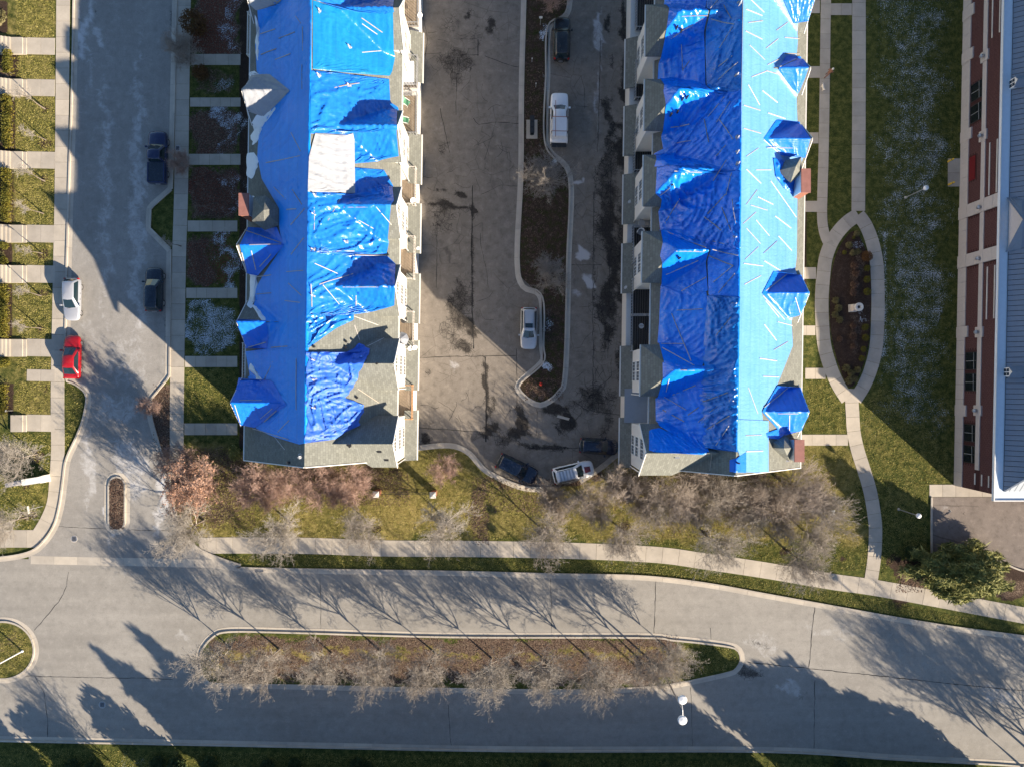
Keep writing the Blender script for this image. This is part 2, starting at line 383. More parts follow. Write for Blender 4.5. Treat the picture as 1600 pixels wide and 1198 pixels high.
def masks(verts, spec):
    v = np.array([(a[0], a[1]) for a in verts]); px = 800+v[:,0]*PPM; py = 599-v[:,1]*PPM
    wx = 5*np.sin(py/17+px/31)+3.2*np.sin(py/7.3-px/11+1)+2*np.sin(px/4.1+py/5.3)+1.4*np.sin(px/2.2-py/2.9)
    wy_ = 5*np.sin(px/19-py/29+2)+3.2*np.sin(px/8.1+py/10.7)+2*np.sin(py/4.4-px/6.1)+1.4*np.sin(px/2.6+py/2.3)
    out = {}
    for name, items in spec.items():
        a = np.zeros(len(v))
        for it in items:
            if it[0] == 'e':                 # soft ellipse: cx, cy, rx, ry, strength, (angle)
                _, cx, cy, rx, ry, s = it[:6]; an = R(it[6]) if len(it) > 6 else 0
                q_ = min(1.0, min(rx, ry)/9); dx = px+wx*q_-cx; dy = py+wy_*q_-cy; u = dx*math.cos(an)+dy*math.sin(an); t = -dx*math.sin(an)+dy*math.cos(an)
                d = np.sqrt((u/rx)**2+(t/ry)**2); val = s*np.clip((1.25-d)/0.6, 0, 1)
            else:                            # soft rectangle: x0, y0, x1, y1, strength, feather
                _, x0, y0, x1, y1, s, fe = it
                q_ = 0.0 if fe < 9 else min(2.5, fe/10); ax_ = px+wx*q_; ay_ = py+wy_*q_; d = np.minimum(np.minimum(ax_-x0, x1-ax_), np.minimum(ay_-y0, y1-ay_)); val = s*np.clip(d/fe+0.5, 0, 1)
            a = np.where(np.abs(val) > np.abs(a), val, a)
        out[name] = a
    return out
def sheet(name, pxpoly, z, mat, spec, step=0.5, kind='structure'):
    poly = ccw([G2(*p) for p in pxpoly])
    vs, fs = grid_clip(poly, step)
    me = mesh_from(name, [(x, y, z) for x, y in vs], fs, mat, attrs=masks(vs, spec))
    return tag(link(name, me), kind=kind)
def catmull(pts, sub=6, closed=False):
    P = [Vector((p[0], p[1])) for p in pts]; n = len(P); out = []
    for i in range(n if closed else n-1):
        p0 = P[(i-1) % n] if closed or i > 0 else P[0]; p1 = P[i]; p2 = P[(i+1) % n]
        p3 = P[(i+2) % n] if closed or i < n-2 else P[-1]
        for k in range(sub):
            t = k/sub
            out.append(0.5*((2*p1)+(-p0+p2)*t+(2*p0-5*p1+4*p2-p3)*t*t+(-p0+3*p1-3*p2+p3)*t**3))
    if not closed: out.append(P[-1])
    return [(q.x, q.y) for q in out]
def resample(pts, step):
    P = [Vector((p[0], p[1])) for p in pts]; L = [0]
    for i in range(1, len(P)): L.append(L[-1]+(P[i]-P[i-1]).length)
    n = max(1, round(L[-1]/step)); out = []; j = 0
    for k in range(n+1):
        d = L[-1]*k/n
        while j < len(P)-2 and L[j+1] < d: j += 1
        t = (d-L[j])/max(1e-9, L[j+1]-L[j]); out.append(P[j].lerp(P[j+1], min(1, t)))
    return out
def strip_pieces(pts, a, b, step, sub, gap, z0, z1, name, mat, parent, jitter=0.0):
    """pieces (slabs, kerb stones) along a line: from offset a to offset b (left positive)"""
    Q = resample(pts, step/sub); n = len(Q)
    nor = []
    for i in range(n):
        d = (Q[min(i+1, n-1)]-Q[max(i-1, 0)]).normalized(); nor.append(Vector((-d.y, d.x)))
    i = 0
    while i < n-1:
        j = min(i+sub, n-1); le = []; ri = []
        for k in range(i, j+1):
            q = Q[k].copy()
            if k == i: q += (Q[k+1]-Q[k]).normalized()*gap/2
            if k == j: q -= (Q[k]-Q[k-1]).normalized()*gap/2
            le.append(q+nor[k]*b); ri.append(q+nor[k]*a)
        poly = [(p.x, p.y) for p in ri]+[(p.x, p.y) for p in reversed(le)]
        dz = rng.uniform(-jitter, jitter)
        MB().prism(ccw(poly), z0, z1+dz).build(name, mat, parent)
        i = j
def gp(pts): return [G2(*p) for p in pts]

# ================================================================== THE GROUND
# far ground under and beyond everything
far = MB().add([(-700,-700,-0.12),(700,-700,-0.12),(700,700,-0.12),(-700,700,-0.12)], [(0,1,2,3)]).build('ground', 'lawn')
tag(far, kind='structure')
xs = np.arange(-66, 66.01, 0.4); ys = np.arange(-54, 54.01, 0.4)
vv = [(float(x), float(y), 0.0) for y in ys for x in xs]; nx = len(xs)
ff = [(j*nx+i, j*nx+i+1, (j+1)*nx+i+1, (j+1)*nx+i) for j in range(len(ys)-1) for i in range(nx-1)]
lawn_spec = {
 'dry_and_shade': [('r',-80,-10,88,660,0.42,10), ('r',1250,470,1330,680,0.32,10), ('r',1340,600,1500,800,0.3,10), ('r',285,560,376,700,0.28,8), ('r',100,590,136,720,.1,4), ('r',1365,-200,1505,640,-0.45,30), ('r',1255,-200,1332,330,-0.35,10), ('r',-80,740,90,840,0.30,20), ('r',290,690,1350,850,0.50,14), ('r',560,770,720,850,0.62,30), ('e',500,800,60,16,.3), ('e',820,830,70,14,.3), ('e',1010,825,50,12,.3), ('e',1130,820,40,14,.25), ('r',0,960,60,1070,0.35,10),  # negative over the east garden: shade darkened into its grass colour
         ('r',0,0,90,60,0.12,10), ('r',1260,690,1360,900,0.12,20), ('r',1380,600,1480,760,0.08,20), ('e',960,790,60,40,0.4), ('e',1290,850,60,30,0.3),
         ('e',480,690,90,60,0.2), ('r',300,868,1600,1000,0.16,6), ('r',0,1160,1600,1260,-0.15,6), ('r',300,570,375,700,-0.1,10), ('e',345,730,40,30,0.3)],
 'soil': [('r',297,104,336,152,0.45,14), ('r',297,170,335,240,0.42,16), ('r',296,260,340,343,0.5,16), ('r',293,364,330,448,0.55,14),
          ('r',374,-10,400,700,0.9,5), ('r',-90,82,30,130,0.8,6), ('r',-90,150,24,238,0.8,6), ('r',-90,264,22,352,0.8,6), ('r',-90,380,20,416,0.8,6),
          ('r',-90,443,20,531,0.8,6), ('r',-90,598,22,648,0.8,6), ('r',-90,0,12,52,0.8,6), ('r',380,728,640,752,0.55,12), ('r',980,738,1250,790,0.45,22),
          ('r',235,600,266,740,0.45,8), ('r',1252,100,1262,470,0.6,4), ('r',300,-10,375,84,0.6,14), ('r',1395,872,1600,940,0.85,14), ('e',330,770,60,40,0.45),
          ('e',70,170,6,6,0.9), ('e',72,219,8,8,0.9), ('e',70,283,7,7,0.9), ('e',67,396,9,8,0.9), ('e',64,462,8,8,0.9), ('e',64,513,9,8,0.9), ('e',74,607,5,5,0.9),
          ('e',55,708,14,10,0.9), ('e',46,760,5,5,0.9), ('e',42,808,12,9,0.9), ('e',1317,869,6,6,0.9), ('e',702,812,10,8,0.8), ('e',582,820,9,8,0.8), ('e',455,815,9,8,0.8), ('e',850,826,9,8,0.8), ('e',972,824,9,8,0.8), ('e',1105,832,9,8,0.8), ('e',1232,858,9,8,0.8),
          ('r',1478,-10,1503,760,0.25,10), ('e',700,712,50,10,0.4)],
 'leaf': [('r',297,170,372,242,0.5,10), ('r',297,262,372,344,0.62,10), ('r',297,104,372,152,0.35,10), ('r',300,-10,376,86,0.6,10), ('r',292,366,330,446,0.5,10), ('r',292,468,370,555,0.15,10),
          ('e',750,800,14,60,0.62), ('e',800,745,50,14,0.6), ('e',840,790,40,40,0.35), ('e',330,760,80,60,0.6), ('r',380,740,640,780,0.42,15), ('r',235,600,268,740,0.55,6),
          ('r',960,740,1300,800,0.35,25), ('r',-90,100,24,140,0.6,10), ('r',-20,320,20,350,0.5,8), ('e',230,640,20,30,0.5), ('e',880,745,60,10,0.7), ('r',1400,900,1600,935,0.5,10)],
 'rust': [('r',297,100,374,152,.42,12), ('r',297,168,374,242,.52,12), ('r',296,258,374,344,.62,12), ('r',293,364,372,447,.58,12), ('r',300,-20,376,86,.6,12), ('r',291,468,372,556,.3,12), ('r',291,575,340,600,.2,10), ('e',750,800,14,60,.4), ('e',800,745,50,14,.5), ('e',840,785,40,30,.35), ('e',250,650,14,60,.4)],
 'snow': [('r',335,104,372,153,0.42,22), ('r',330,168,374,242,0.50,30), ('r',345,260,374,345,0.46,22), ('r',335,363,374,450,0.48,26), ('r',291,468,372,556,0.46,14), ('r',345,-10,376,86,0.42,16),
          ('r',291,574,368,600,0.2,12), ('r',1350,-200,1500,690,0.37,90), ('r',1420,-200,1478,360,0.42,50), ('e',1440,460,50,90,.4), ('e',1400,560,30,60,.36), ('r',1378,360,1386,560,0.45,5), ('r',1300,10,1332,110,0.18,20), ('r',1372,540,1470,640,0.18,40),
          ('r',190,1170,240,1210,0.3,12)],
}
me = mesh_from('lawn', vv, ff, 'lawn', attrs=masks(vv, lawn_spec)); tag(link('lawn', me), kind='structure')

# roads (each sheet a few millimetres above the last)
north_kerb = [(-60,871),(0,871),(45,863),(67,848),(86,820),(95,787),(100,750),(105,717),(122,680),(132.5,650),(136,616),(117,598),(104,586),(105,480),(107,380),(110,280),(114,150),(117,0),(118,-90)]
street_right = [(275,-90),(275,0),(272.5,120),(270,230),(268,296),(235,325),(233.5,357),(266,390),(264,588),(236,622),(236,650),(250,700),(262,733),(268,775),(279,818),(300,848),(326,865),(376,883)]
sheet('road', [(-160,871),(0,872),(330,878),(376,884),(400,888),(700,893),(860,897),(1000,900),(1100,911),(1200,929),(1300,947),(1400,965),(1500,981),(1600,994),(1760,1018),(1760,1218),(1600,1196),(1200,1173),(800,1172),(400,1164),(0,1156),(-160,1152)],
      0.012, 'road_concrete', {
      'stain': [('e',1165,1052,28,10,0.6), ('e',1190,1005,30,5,0.45,20), ('e',1250,1080,22,6,0.35), ('e',1420,975,18,5,0.3,10)],
      'frost': [('e',280,998,22,8,0.3), ('e',1190,1000,26,22,0.28,35), ('e',150,960,40,30,0.15), ('e',1560,1090,40,20,0.3,10), ('e',1300,985,60,12,0.25,8), ('e',1235,1068,20,16,0.35), ('e',195,900,30,10,0.2)]}, 0.5)
sheet('street', [p for p in north_kerb if p[1] <= 872 and p[0] >= 40][::-1] + [(45,874),(376,884)] + street_right[::-1][1:],
      0.017, 'street_concrete', {
      'stain': [('e',150,22,8,5,0.5), ('e',268,30,5,22,0.5), ('e',205,655,25,18,0.2), ('e',264,500,4,60,0.5), ('e',262,770,5,25,0.5)],
      'frost': [('e',136,40,7,60,0.42,8), ('e',157,60,5,25,0.4,-10), ('e',217,150,5,140,0.30), ('e',215,400,9,160,0.26), ('e',200,560,40,60,0.24), ('e',140,730,12,80,0.33), ('e',205,730,30,60,0.34,-30), ('e',170,800,5,60,0.5),
                ('e',255,770,8,50,0.5), ('e',140,120,6,60,0.28), ('e',140,520,10,30,0.22), ('e',245,810,10,30,0.4), ('r',110,-30,270,700,0.17,40), ('e',215,330,14,260,0.34), ('e',165,300,10,260,.3), ('e',185,640,50,30,.3), ('e',116,20,6,12,0.5), ('e',125,60,5,14,0.5), ('e',100,770,8,40,0.2)]}, 0.5)
court = [(640,-90),(640,699),(655,698),(714,696),(735,707),(757,731.6),(784,748),(810,759),(830,763),(865,764),(900,752),(935,732),(960,712),(1000,700),(1000,-90)]
sheet('courtyard', court, 0.012, 'courtyard_asphalt', {
      'stain': [('e',722,302,14,5,0.75), ('e',690,299,14,5,0.55), ('e',700,322,36,6,0.7), ('e',690,345,22,30,0.42), ('e',717,475,20,46,0.56), ('e',732,505,10,22,0.75), ('e',706,520,14,22,0.45), ('e',715,545,22,14,0.6),
                ('e',712,92,28,20,0.5), ('e',706,110,16,26,0.45), ('e',770,38,7,18,0.7), ('e',733,26,6,10,0.7), ('e',704,40,20,14,0.35), ('e',760,60,30,20,0.25), ('e',690,230,8,18,0.4),
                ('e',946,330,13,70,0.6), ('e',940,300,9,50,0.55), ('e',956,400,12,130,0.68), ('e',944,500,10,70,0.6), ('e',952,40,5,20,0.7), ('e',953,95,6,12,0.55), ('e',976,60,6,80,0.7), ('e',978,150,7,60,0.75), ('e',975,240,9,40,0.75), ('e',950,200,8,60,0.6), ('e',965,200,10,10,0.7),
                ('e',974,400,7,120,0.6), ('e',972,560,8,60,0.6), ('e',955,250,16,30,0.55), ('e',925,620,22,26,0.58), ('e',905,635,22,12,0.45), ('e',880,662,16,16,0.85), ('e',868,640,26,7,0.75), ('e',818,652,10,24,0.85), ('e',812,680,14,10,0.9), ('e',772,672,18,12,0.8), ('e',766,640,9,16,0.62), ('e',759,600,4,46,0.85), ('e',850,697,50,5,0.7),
                ('e',660,690,12,10,0.6), ('e',870,760,26,6,0.5), ('e',790,690,20,10,0.5), ('e',668,577,7,6,0.5), ('e',950,650,12,60,0.45), ('e',738,430,3,120,0.55), ('e',928,400,3,200,0.4), ('e',738,330,4,12,0.9)],
      'frost': [('e',912,392,12,11,0.68), ('e',918,437,13,12,0.68), ('e',937,45,8,38,0.42), ('e',934,150,5,70,0.32), ('e',908,288,11,6,0.55), ('e',902,462,12,10,0.35), ('e',712,575,10,7,0.4), ('e',690,200,25,10,0.2), ('e',848,738,16,5,0.2)]}, 0.4)
sheet('parking_lot', [(1455,776),(1760,776),(1760,922),(1600,893),(1555,875),(1500,868),(1460,866),(1454,860)], 0.012, 'parking_asphalt', {'stain': [('e',1503,798,5,3,0.7)], 'frost': [('e',1476,795,12,8,0.3)]}, 0.6)

# planted islands and beds
def island(name, pts, z, spec, step=0.35, mat='lawn'):
    return sheet(name, pts, z, mat, spec, step)
med = [(312,1034),(313,1020),(319,1008),(332,994),(356,985),(450,986),(700,993),(1000,994),(1050,998),(1100,1003),(1146,1010),(1156,1020),(1158,1030),(1152,1042),(1143,1049),(1100,1059),(1050,1069),(1000,1074),(900,1078),(720,1076),(440,1070),(340,1068),(322,1062),(314,1050)]
island('median_bed', med, 0.10, {'leaf': [('r',330,994,1060,1016,0.52,10), ('r',340,1018,1060,1068,0.5,14), ('e',1075,1035,25,12,0.4), ('e',420,1035,60,20,.45), ('e',800,1010,120,10,.6), ('e',360,996,40,8,.12)], 'dry_and_shade': [('r',330,1000,1070,1068,0.55,10), ('e',1120,1030,45,25,-0.25), ('r',330,1062,1060,1080,-.1,6)], 'soil': [('r',340,1010,1060,1024,0.36,8), ('e',1000,1050,40,20,0.3), ('e',545,1050,20,10,.4), ('e',880,1045,18,10,.4), ('e',660,1050,20,10,.35)]})
left_isl = [(5+50*math.cos(t), 1015+46*math.sin(t)) for t in np.linspace(-2.2, 2.2, 24)] + [(-70,1052),(-70,978)]
island('island_bed', left_isl, 0.10, {'dry_and_shade': [('r',-90,960,70,1070,0.4,5)], 'leaf': [('e',12,1000,26,20,0.3)]})
cap = [(183+14*math.cos(t), 758+15*math.sin(t)) for t in np.linspace(math.pi, 2*math.pi, 9)] + [(183+14*math.cos(t), 814+15*math.sin(t)) for t in np.linspace(0, math.pi, 9)]
island('island_bed', cap, 0.12, {'leaf': [('r',150,730,220,840,0.9,5)], 'soil': [('r',150,730,220,840,0.3,5)], 'dry_and_shade': [('r',150,730,220,840,0.5,5)]}, 0.25)
isl = [(821,-90),(820,0),(816.5,135),(815.5,270),(811,431),(846,463),(848,540),(848,566),(811,600),(818,617),(830,626),(845,631),(863,622),(874,610),(880,598),(884,540),(887,405),(889,275),(853,227),(854,120),(857,42),(887,16),(889,-90)]
island('island_bed', isl, 0.10, {'soil': [('r',800,-90,900,640,0.55,6)], 'leaf': [('r',800,-90,900,640,0.25,6), ('e',845,612,25,12,0.4)], 'snow': [('e',846,55,7,14,0.5), ('e',850,130,4,26,0.42), ('e',864,256,8,10,0.5), ('e',855,365,12,10,0.25), ('e',857,500,8,26,0.4), ('e',852,577,10,7,0.62), ('e',846,410,14,10,0.2)]})
oval = [(1334,361),(1350,385),(1358,410),(1361,450),(1360,490),(1358,530),(1350,565),(1340,590),(1331,604),(1322,600),(1312,575),(1303,545),(1297,510),(1296,470),(1298,435),(1304,405),(1315,380)]
ov = [PX(*q) for q in catmull(gp(oval), 4, True)]
island('garden_bed', ov, 0.05, {'soil': [('r',1280,340,1380,620,0.95,2)], 'leaf': [('e',1337,430,12,40,0.4), ('e',1333,520,12,50,0.35), ('e',1306,470,8,60,0.2)], 'snow': [('e',1342,385,10,12,0.4), ('e',1345,490,10,16,0.4)]})

# kerbs: stone and gutter pieces
def kerb(pts, side=1, closed=False, smooth=True, gutter=True):
    P = gp(pts)
    if closed: P = P+[P[0]]
    if smooth: P = catmull(P, 5)
    k = structure('kerb')
    strip_pieces(P, 0 if side > 0 else -0.18, 0.18 if side > 0 else 0, 3.2, 6, 0.02, -0.02, 0.14, 'kerb_stone', 'kerb_concrete', k, 0.006)
    if gutter: strip_pieces(P, -0.42 if side > 0 else 0.004, -0.004 if side > 0 else 0.42, 3.2, 6, 0.02, -0.02, 0.024, 'gutter_slab', 'kerb_concrete', k, 0.002)
    return k
kerb(north_kerb, 1)
kerb(street_right[:5], 1, smooth=False); kerb(street_right[4:8], 1, smooth=False); kerb(street_right[7:10], 1, smooth=False); kerb(street_right[9:], 1)
kerb([(376,884),(400,888),(700,893),(860,897),(1000,900),(1100,911),(1200,929),(1300,947),(1400,965),(1500,981),(1600,994),(1700,1009)], 1)
kerb([(1700,1209),(1600,1195),(1400,1184),(1200,1172),(800,1171),(400,1163),(0,1155),(-90,1153)], 1)
kerb(med, -1, closed=True); kerb(left_isl[:24], -1); kerb(cap, -1, closed=True); kerb(isl, 1)
kerb([(651,698),(690,694),(714,696),(735,707),(757,731.6),(784,747),(810,758),(830,762),(865,763)], 1)
kerb([(905,750),(935,731),(960,711),(978,700)], 1)
kerb([(1454,776),(1454,860),(1460,866),(1500,868),(1555,875),(1600,893),(1700,912)], 1, gutter=False)
k = structure('gutter'); strip_pieces(gp([(48,874),(330,880),(376,886)]), -0.45, 0.45, 2.6, 3, 0.03, -0.02, 0.022, 'gutter_slab', 'kerb_concrete', k)

# paved walks, slab by slab
def walk(name, pts, width, step=1.45, smooth=True, z=0.03):
    P = catmull(gp(pts), 6) if smooth else gp(pts)
    s = structure(name)
    strip_pieces(P, -width/2, width/2, step, 3 if smooth else 1, 0.025, -0.05, z, 'slab', 'pavement', s, 0.007)
    return s
walk('pavement', [(99,-40),(98,100),(96,300),(92,500),(90,620),(90.5,700),(88,745),(84,785),(72,815),(55,842)], 1.5, 1.75)
walk('pavement', [(-80,841),(0,841),(62,841)], 1.95, 1.5, False, 0.022)
walk('pavement', [(288,-40),(285,150),(283,300),(280,400),(278,520),(276.5,620),(276,745)], 1.55, 1.75)
walk('pavement', [(312,853),(340,851.5),(480,852),(600,856),(750,857),(900,860),(1025,866),(1100,876),(1200,891),(1300,908),(1370,918),(1500,942),(1680,976)], 1.8, 1.85)
LW = [(73,26),(138,26),(251,26),(366,27),(429,27),(544,27),(587,18),(661,26)]
for cy, wd in LW: walk('footpath', [(42,cy-1),(86,cy)], wd/PPM, 1.5, False)
for cy, wd, x0 in [(93.5,17,299),(160,14,297),(249.5,17,295),(353.5,17,293),(458,16,291),(565,17,289),(670,18,288)]:
    walk('footpath', [(x0,cy),(376 if cy < 300 else 371,cy)], wd/PPM, 1.25, False)
walk('garden_path', [(1291,-40),(1289,100),(1287,230),(1285,300),(1284.5,340),(1288,365),(1296,385)], 1.12, 1.65, z=0.026)
walk('garden_path', [(1342,-40),(1342,150),(1341,330)], 1.5, 1.6, z=0.03)
walk('garden_path', [(1341,336),(1322,349),(1303,372),(1291,400),(1286.5,430),(1284,465),(1284.5,500),(1288,540),(1298,575),(1310,602),(1324,624)], 1.52, 1.55, z=0.034)
walk('garden_path', [(1341,336),(1353,353),(1363,379),(1369.5,410),(1371.5,450),(1371.5,490),(1369,540),(1361,575),(1350,602),(1336,624)], 1.48, 1.55, z=0.038)
walk('garden_path', [(1331,607),(1331,628),(1332,645),(1334,675),(1340,703),(1347,725),(1359,765),(1366,805),(1368,830),(1366,870),(1361,905)], 1.5, 1.6, z=0.030)
for x0, x1, cy, wd in [(1256,1281,11,20),(1298,1331,15,18),(1258,1281,113,18),(1258,1279,216,17),(1255,1277,323,17),(1246,1275,427,18),(1246,1274,516.5,15),(1258,1290,583.5,17),(1250,1325,687,17)]:
    walk('footpath', [(x0,cy),(x1,cy)], wd/PPM, 1.25, False)
walk('apron', [(1452,766),(1700,766)], 1.35, 1.5, False); walk('apron', [(1490.5,248),(1490.5,292)], 1.35, 1.5, False)

# doorsteps of the houses across the street
for i, (cy, wd) in enumerate(LW):
    if wd < 20: continue
    b = thing('doorstep', '', 'steps', G(30, cy), 0, 'doorsteps up to the houses across the street')
    b['label'] = ['concrete front steps nearest the top left corner', 'concrete front steps just below the first hedge', 'concrete front steps below the long hedge with two saplings', 'concrete front steps beside the ball clipped shrubs',
                  'concrete front steps level with the silver car', 'concrete front steps level with the red car', '', 'low doorstep on the last front path above the street tree'][i]
    hw = wd/PPM/2; xr = 12/PPM
    for k in range(10 if i < 7 else 2):
        x1 = xr-k*0.36 if k < 2 else xr-0.72-0.95-(k-2)*0.36
        x0 = x1-0.37 if k != 1 else x1-1.3
        MB().box(x0, x1, -hw, hw, -0.05, 0.16*(k+1)*0.75).build('step', 'pavement', b)

# joints and cracks in the paving, real thin ribbons of filler
cr = MB()
def crack(pts, w, z=0.021):
    P = resample(gp(pts), 0.5); le = []; n = len(P)
    for i, q in enumerate(P):
        d = (P[min(i+1,n-1)]-P[max(i-1,0)]).normalized(); nn = Vector((-d.y, d.x)); j = nn*rng.uniform(-0.045, 0.045)
        wd = w*rng.uniform(0.45, 1.3)/2
        le.append((q+j+nn*wd, q+j-nn*wd))
    vs = [(p.x, p.y, z) for a in le for p in a]
    cr.add(vs, [(2*i+1, 2*i+3, 2*i+2, 2*i) for i in range(n-1)])
for p, wd in [([(1274,940),(1269,985),(1264,1042)],.07), ([(1025,903),(1022,989)],.06), ([(1168,1034),(1230,1040),(1352,1053),(1484,1067),(1620,1081)],.07), ([(107,893),(104,915),(95,935),(75,960),(54,984)],.05),
              ([(37,1055),(100,1057),(172,1058),(270,1060)],.05), ([(55,1057),(68,1078),(74,1120),(75,1153)],.05), ([(1273,1062),(1272,1168)],.06), ([(91,822),(168,826)],.05), ([(200,827),(268,829)],.05),
              ([(1110,980),(1112,1004)],.05), ([(700,1100),(705,1165)],.04), ([(1079,1073),(1082,1165)],.04), ([(860,900),(862,990)],.035), ([(500,893),(502,985)],.035),
              ([(738,290),(737,400),(738,500),(740,545)],.13), ([(758,558),(760,620),(759,690)],.14), ([(807,545),(808,680)],.06), ([(683,330),(682,450)],.05), ([(652,559),(720,557),(806,556)],.07), ([(650,667),(700,671),(758,675)],.06),
              ([(652,84),(670,85),(690,83)],.04), ([(747,62),(747,88)],.09), ([(720,62),(745,61)],.05), ([(720,86),(748,86)],.05), ([(757,88),(790,100),(812,106)],.05), ([(740,185),(745,195),(780,191),(812,194)],.06), ([(752,304),(765,298),(780,290),(812,291)],.05), ([(750,365),(752,390),(760,420),(763,450)],.04),
              ([(938,60),(935,200),(933,238)],.06), ([(928,300),(926,500),(927,545),(926,640)],.06), ([(908,119),(914,140),(913,170)],.04), ([(900,166),(920,168)],.04), ([(888,414),(940,414)],.05), ([(905,480),(932,479)],.05), ([(955,250),(952,480),(950,560)],.05), ([(955,560),(955,590),(940,600),(925,625)],.05), ([(895,625),(915,640),(945,645),(985,650)],.05), ([(848,695),(900,700),(935,690)],.05), ([(830,700),(870,705)],.05), ([(795,600),(840,640),(838,680)],.04), ([(660,20),(668,60),(664,90)],.04), ([(688,170),(695,205),(703,240)],.05), ([(715,90),(712,180)],.05), ([(775,190),(757,250)],.03)]:
    crack(p, wd)
for _ in range(150):                      # fine crazing in the old asphalt
    cx, cy = rng.choice([(712,85),(700,320),(717,480),(765,640),(910,635),(948,330),(955,440),(945,520),(690,640),(930,600),(780,230),(850,700)])
    x, y = cx+rng.gauss(0,20), cy+rng.gauss(0,28); a = rng.choice([0,1.57,0.8,2.3])+rng.gauss(0,.3); pts = [(x,y)]
    for _k in range(rng.randint(2,4)):
        a += rng.gauss(0,.5); x += math.cos(a)*8; y += math.sin(a)*8; pts.append((x,y))
    if all((655 < q[0] < 808 or 893 < q[0] < 985) and q[1] < 690 for q in pts): crack(pts, .03)
tag(cr.build('crack_filler', 'crack_filler'), kind='stuff')

# ================================================================== THE TOWNHOUSES
SH = 0.015
class Row:
    """a terrace with one long ridge, cross gables on both sides and a drape function for the tarpaulins"""
    def __init__(s, name, label, x0, inner, e_in, e_out, y_s, y_n):
        s.x0 = x0; s.s = inner; s.ys = y_s; s.yn = y_n           # inner = +1 when the courtyard lies towards +x
        s.sl_in = 5.5/e_in; s.sl_out = 5.5/e_out; s.lim_in = e_in+0.8; s.lim_out = e_out+0.75
        s.g = []                                                  # (side, y, half width, ridge z, eave z, outer u)
        s.root = thing(name, label, 'terrace house')
    def P(s, u, y, z): return (s.x0+SH*y+u*s.s, y, z)
    def z(s, x, y):
        u = (x-s.x0-SH*y)*s.s
        z = 15-(s.sl_in*u if u > 0 else -s.sl_out*u)
        for side, gy, hw, zr, ze, uo in s.g:
            a = u*side
            if 0 < a < uo+0.05 and abs(y-gy) < hw+0.12:
                q = abs(y-gy)
                if s.s < 0 and side > 0 and gy > -4: q = max(q, a-(uo-hw))
                z = max(z, zr-(zr-ze)/hw*q)
        return z
    def on(s, px, py, lift=0.0):
        z = 12.0
        for _ in range(14):
            x, y, _z = G(px, py, z); z = 0.5*z+0.5*(s.z(x, y)+lift)
        return (x, y, z)
def quad_roof(m, pts, t=0.18): m.slab3(pts, t)

WIN = {}
def window_set(row, side, u, y, z, w, h, parent):
    key = (w, h); shared = WIN
    if key not in shared:
        f = MB(); fw = 0.09
        for a, b, c, d in ((-w/2,w/2,-h/2,-h/2+fw),(-w/2,w/2,h/2-fw,h/2),(-w/2,-w/2+fw,-h/2+fw,h/2-fw),(w/2-fw,w/2,-h/2+fw,h/2-fw),(-fw/2,fw/2,-h/2+fw,h/2-fw)):
            f.box(-0.02, 0.06, a, b, c, d)
        p = MB().box(-0.012, 0.02, -w/4+fw*0.5, w/4-fw*0.5, -h/2+fw, h/2-fw)
        p.cur = 1
        for k in (0.0,): p.box(0.02, 0.032, -w/4+fw*0.5, w/4-fw*0.5, k-0.02, k+0.02)
        for k in (-0.33, 0.33): p.box(0.02, 0.03, k*w/4-0.015, k*w/4+0.015, -h/2+fw, h/2-fw)
        shared[key] = (f.mesh('window', 'trim_white'), p.mesh('pane', mats=['dark_pane', 'trim_white']))
    sg = row.s*side
    o = link('window', shared[key][0], parent, row.P(u*side, y, z), (0, 0, math.atan(-SH)+(0 if sg > 0 else math.pi)))
    for k in (-1, 1): link('pane', shared[key][1], o, (0, k*w/4, 0))

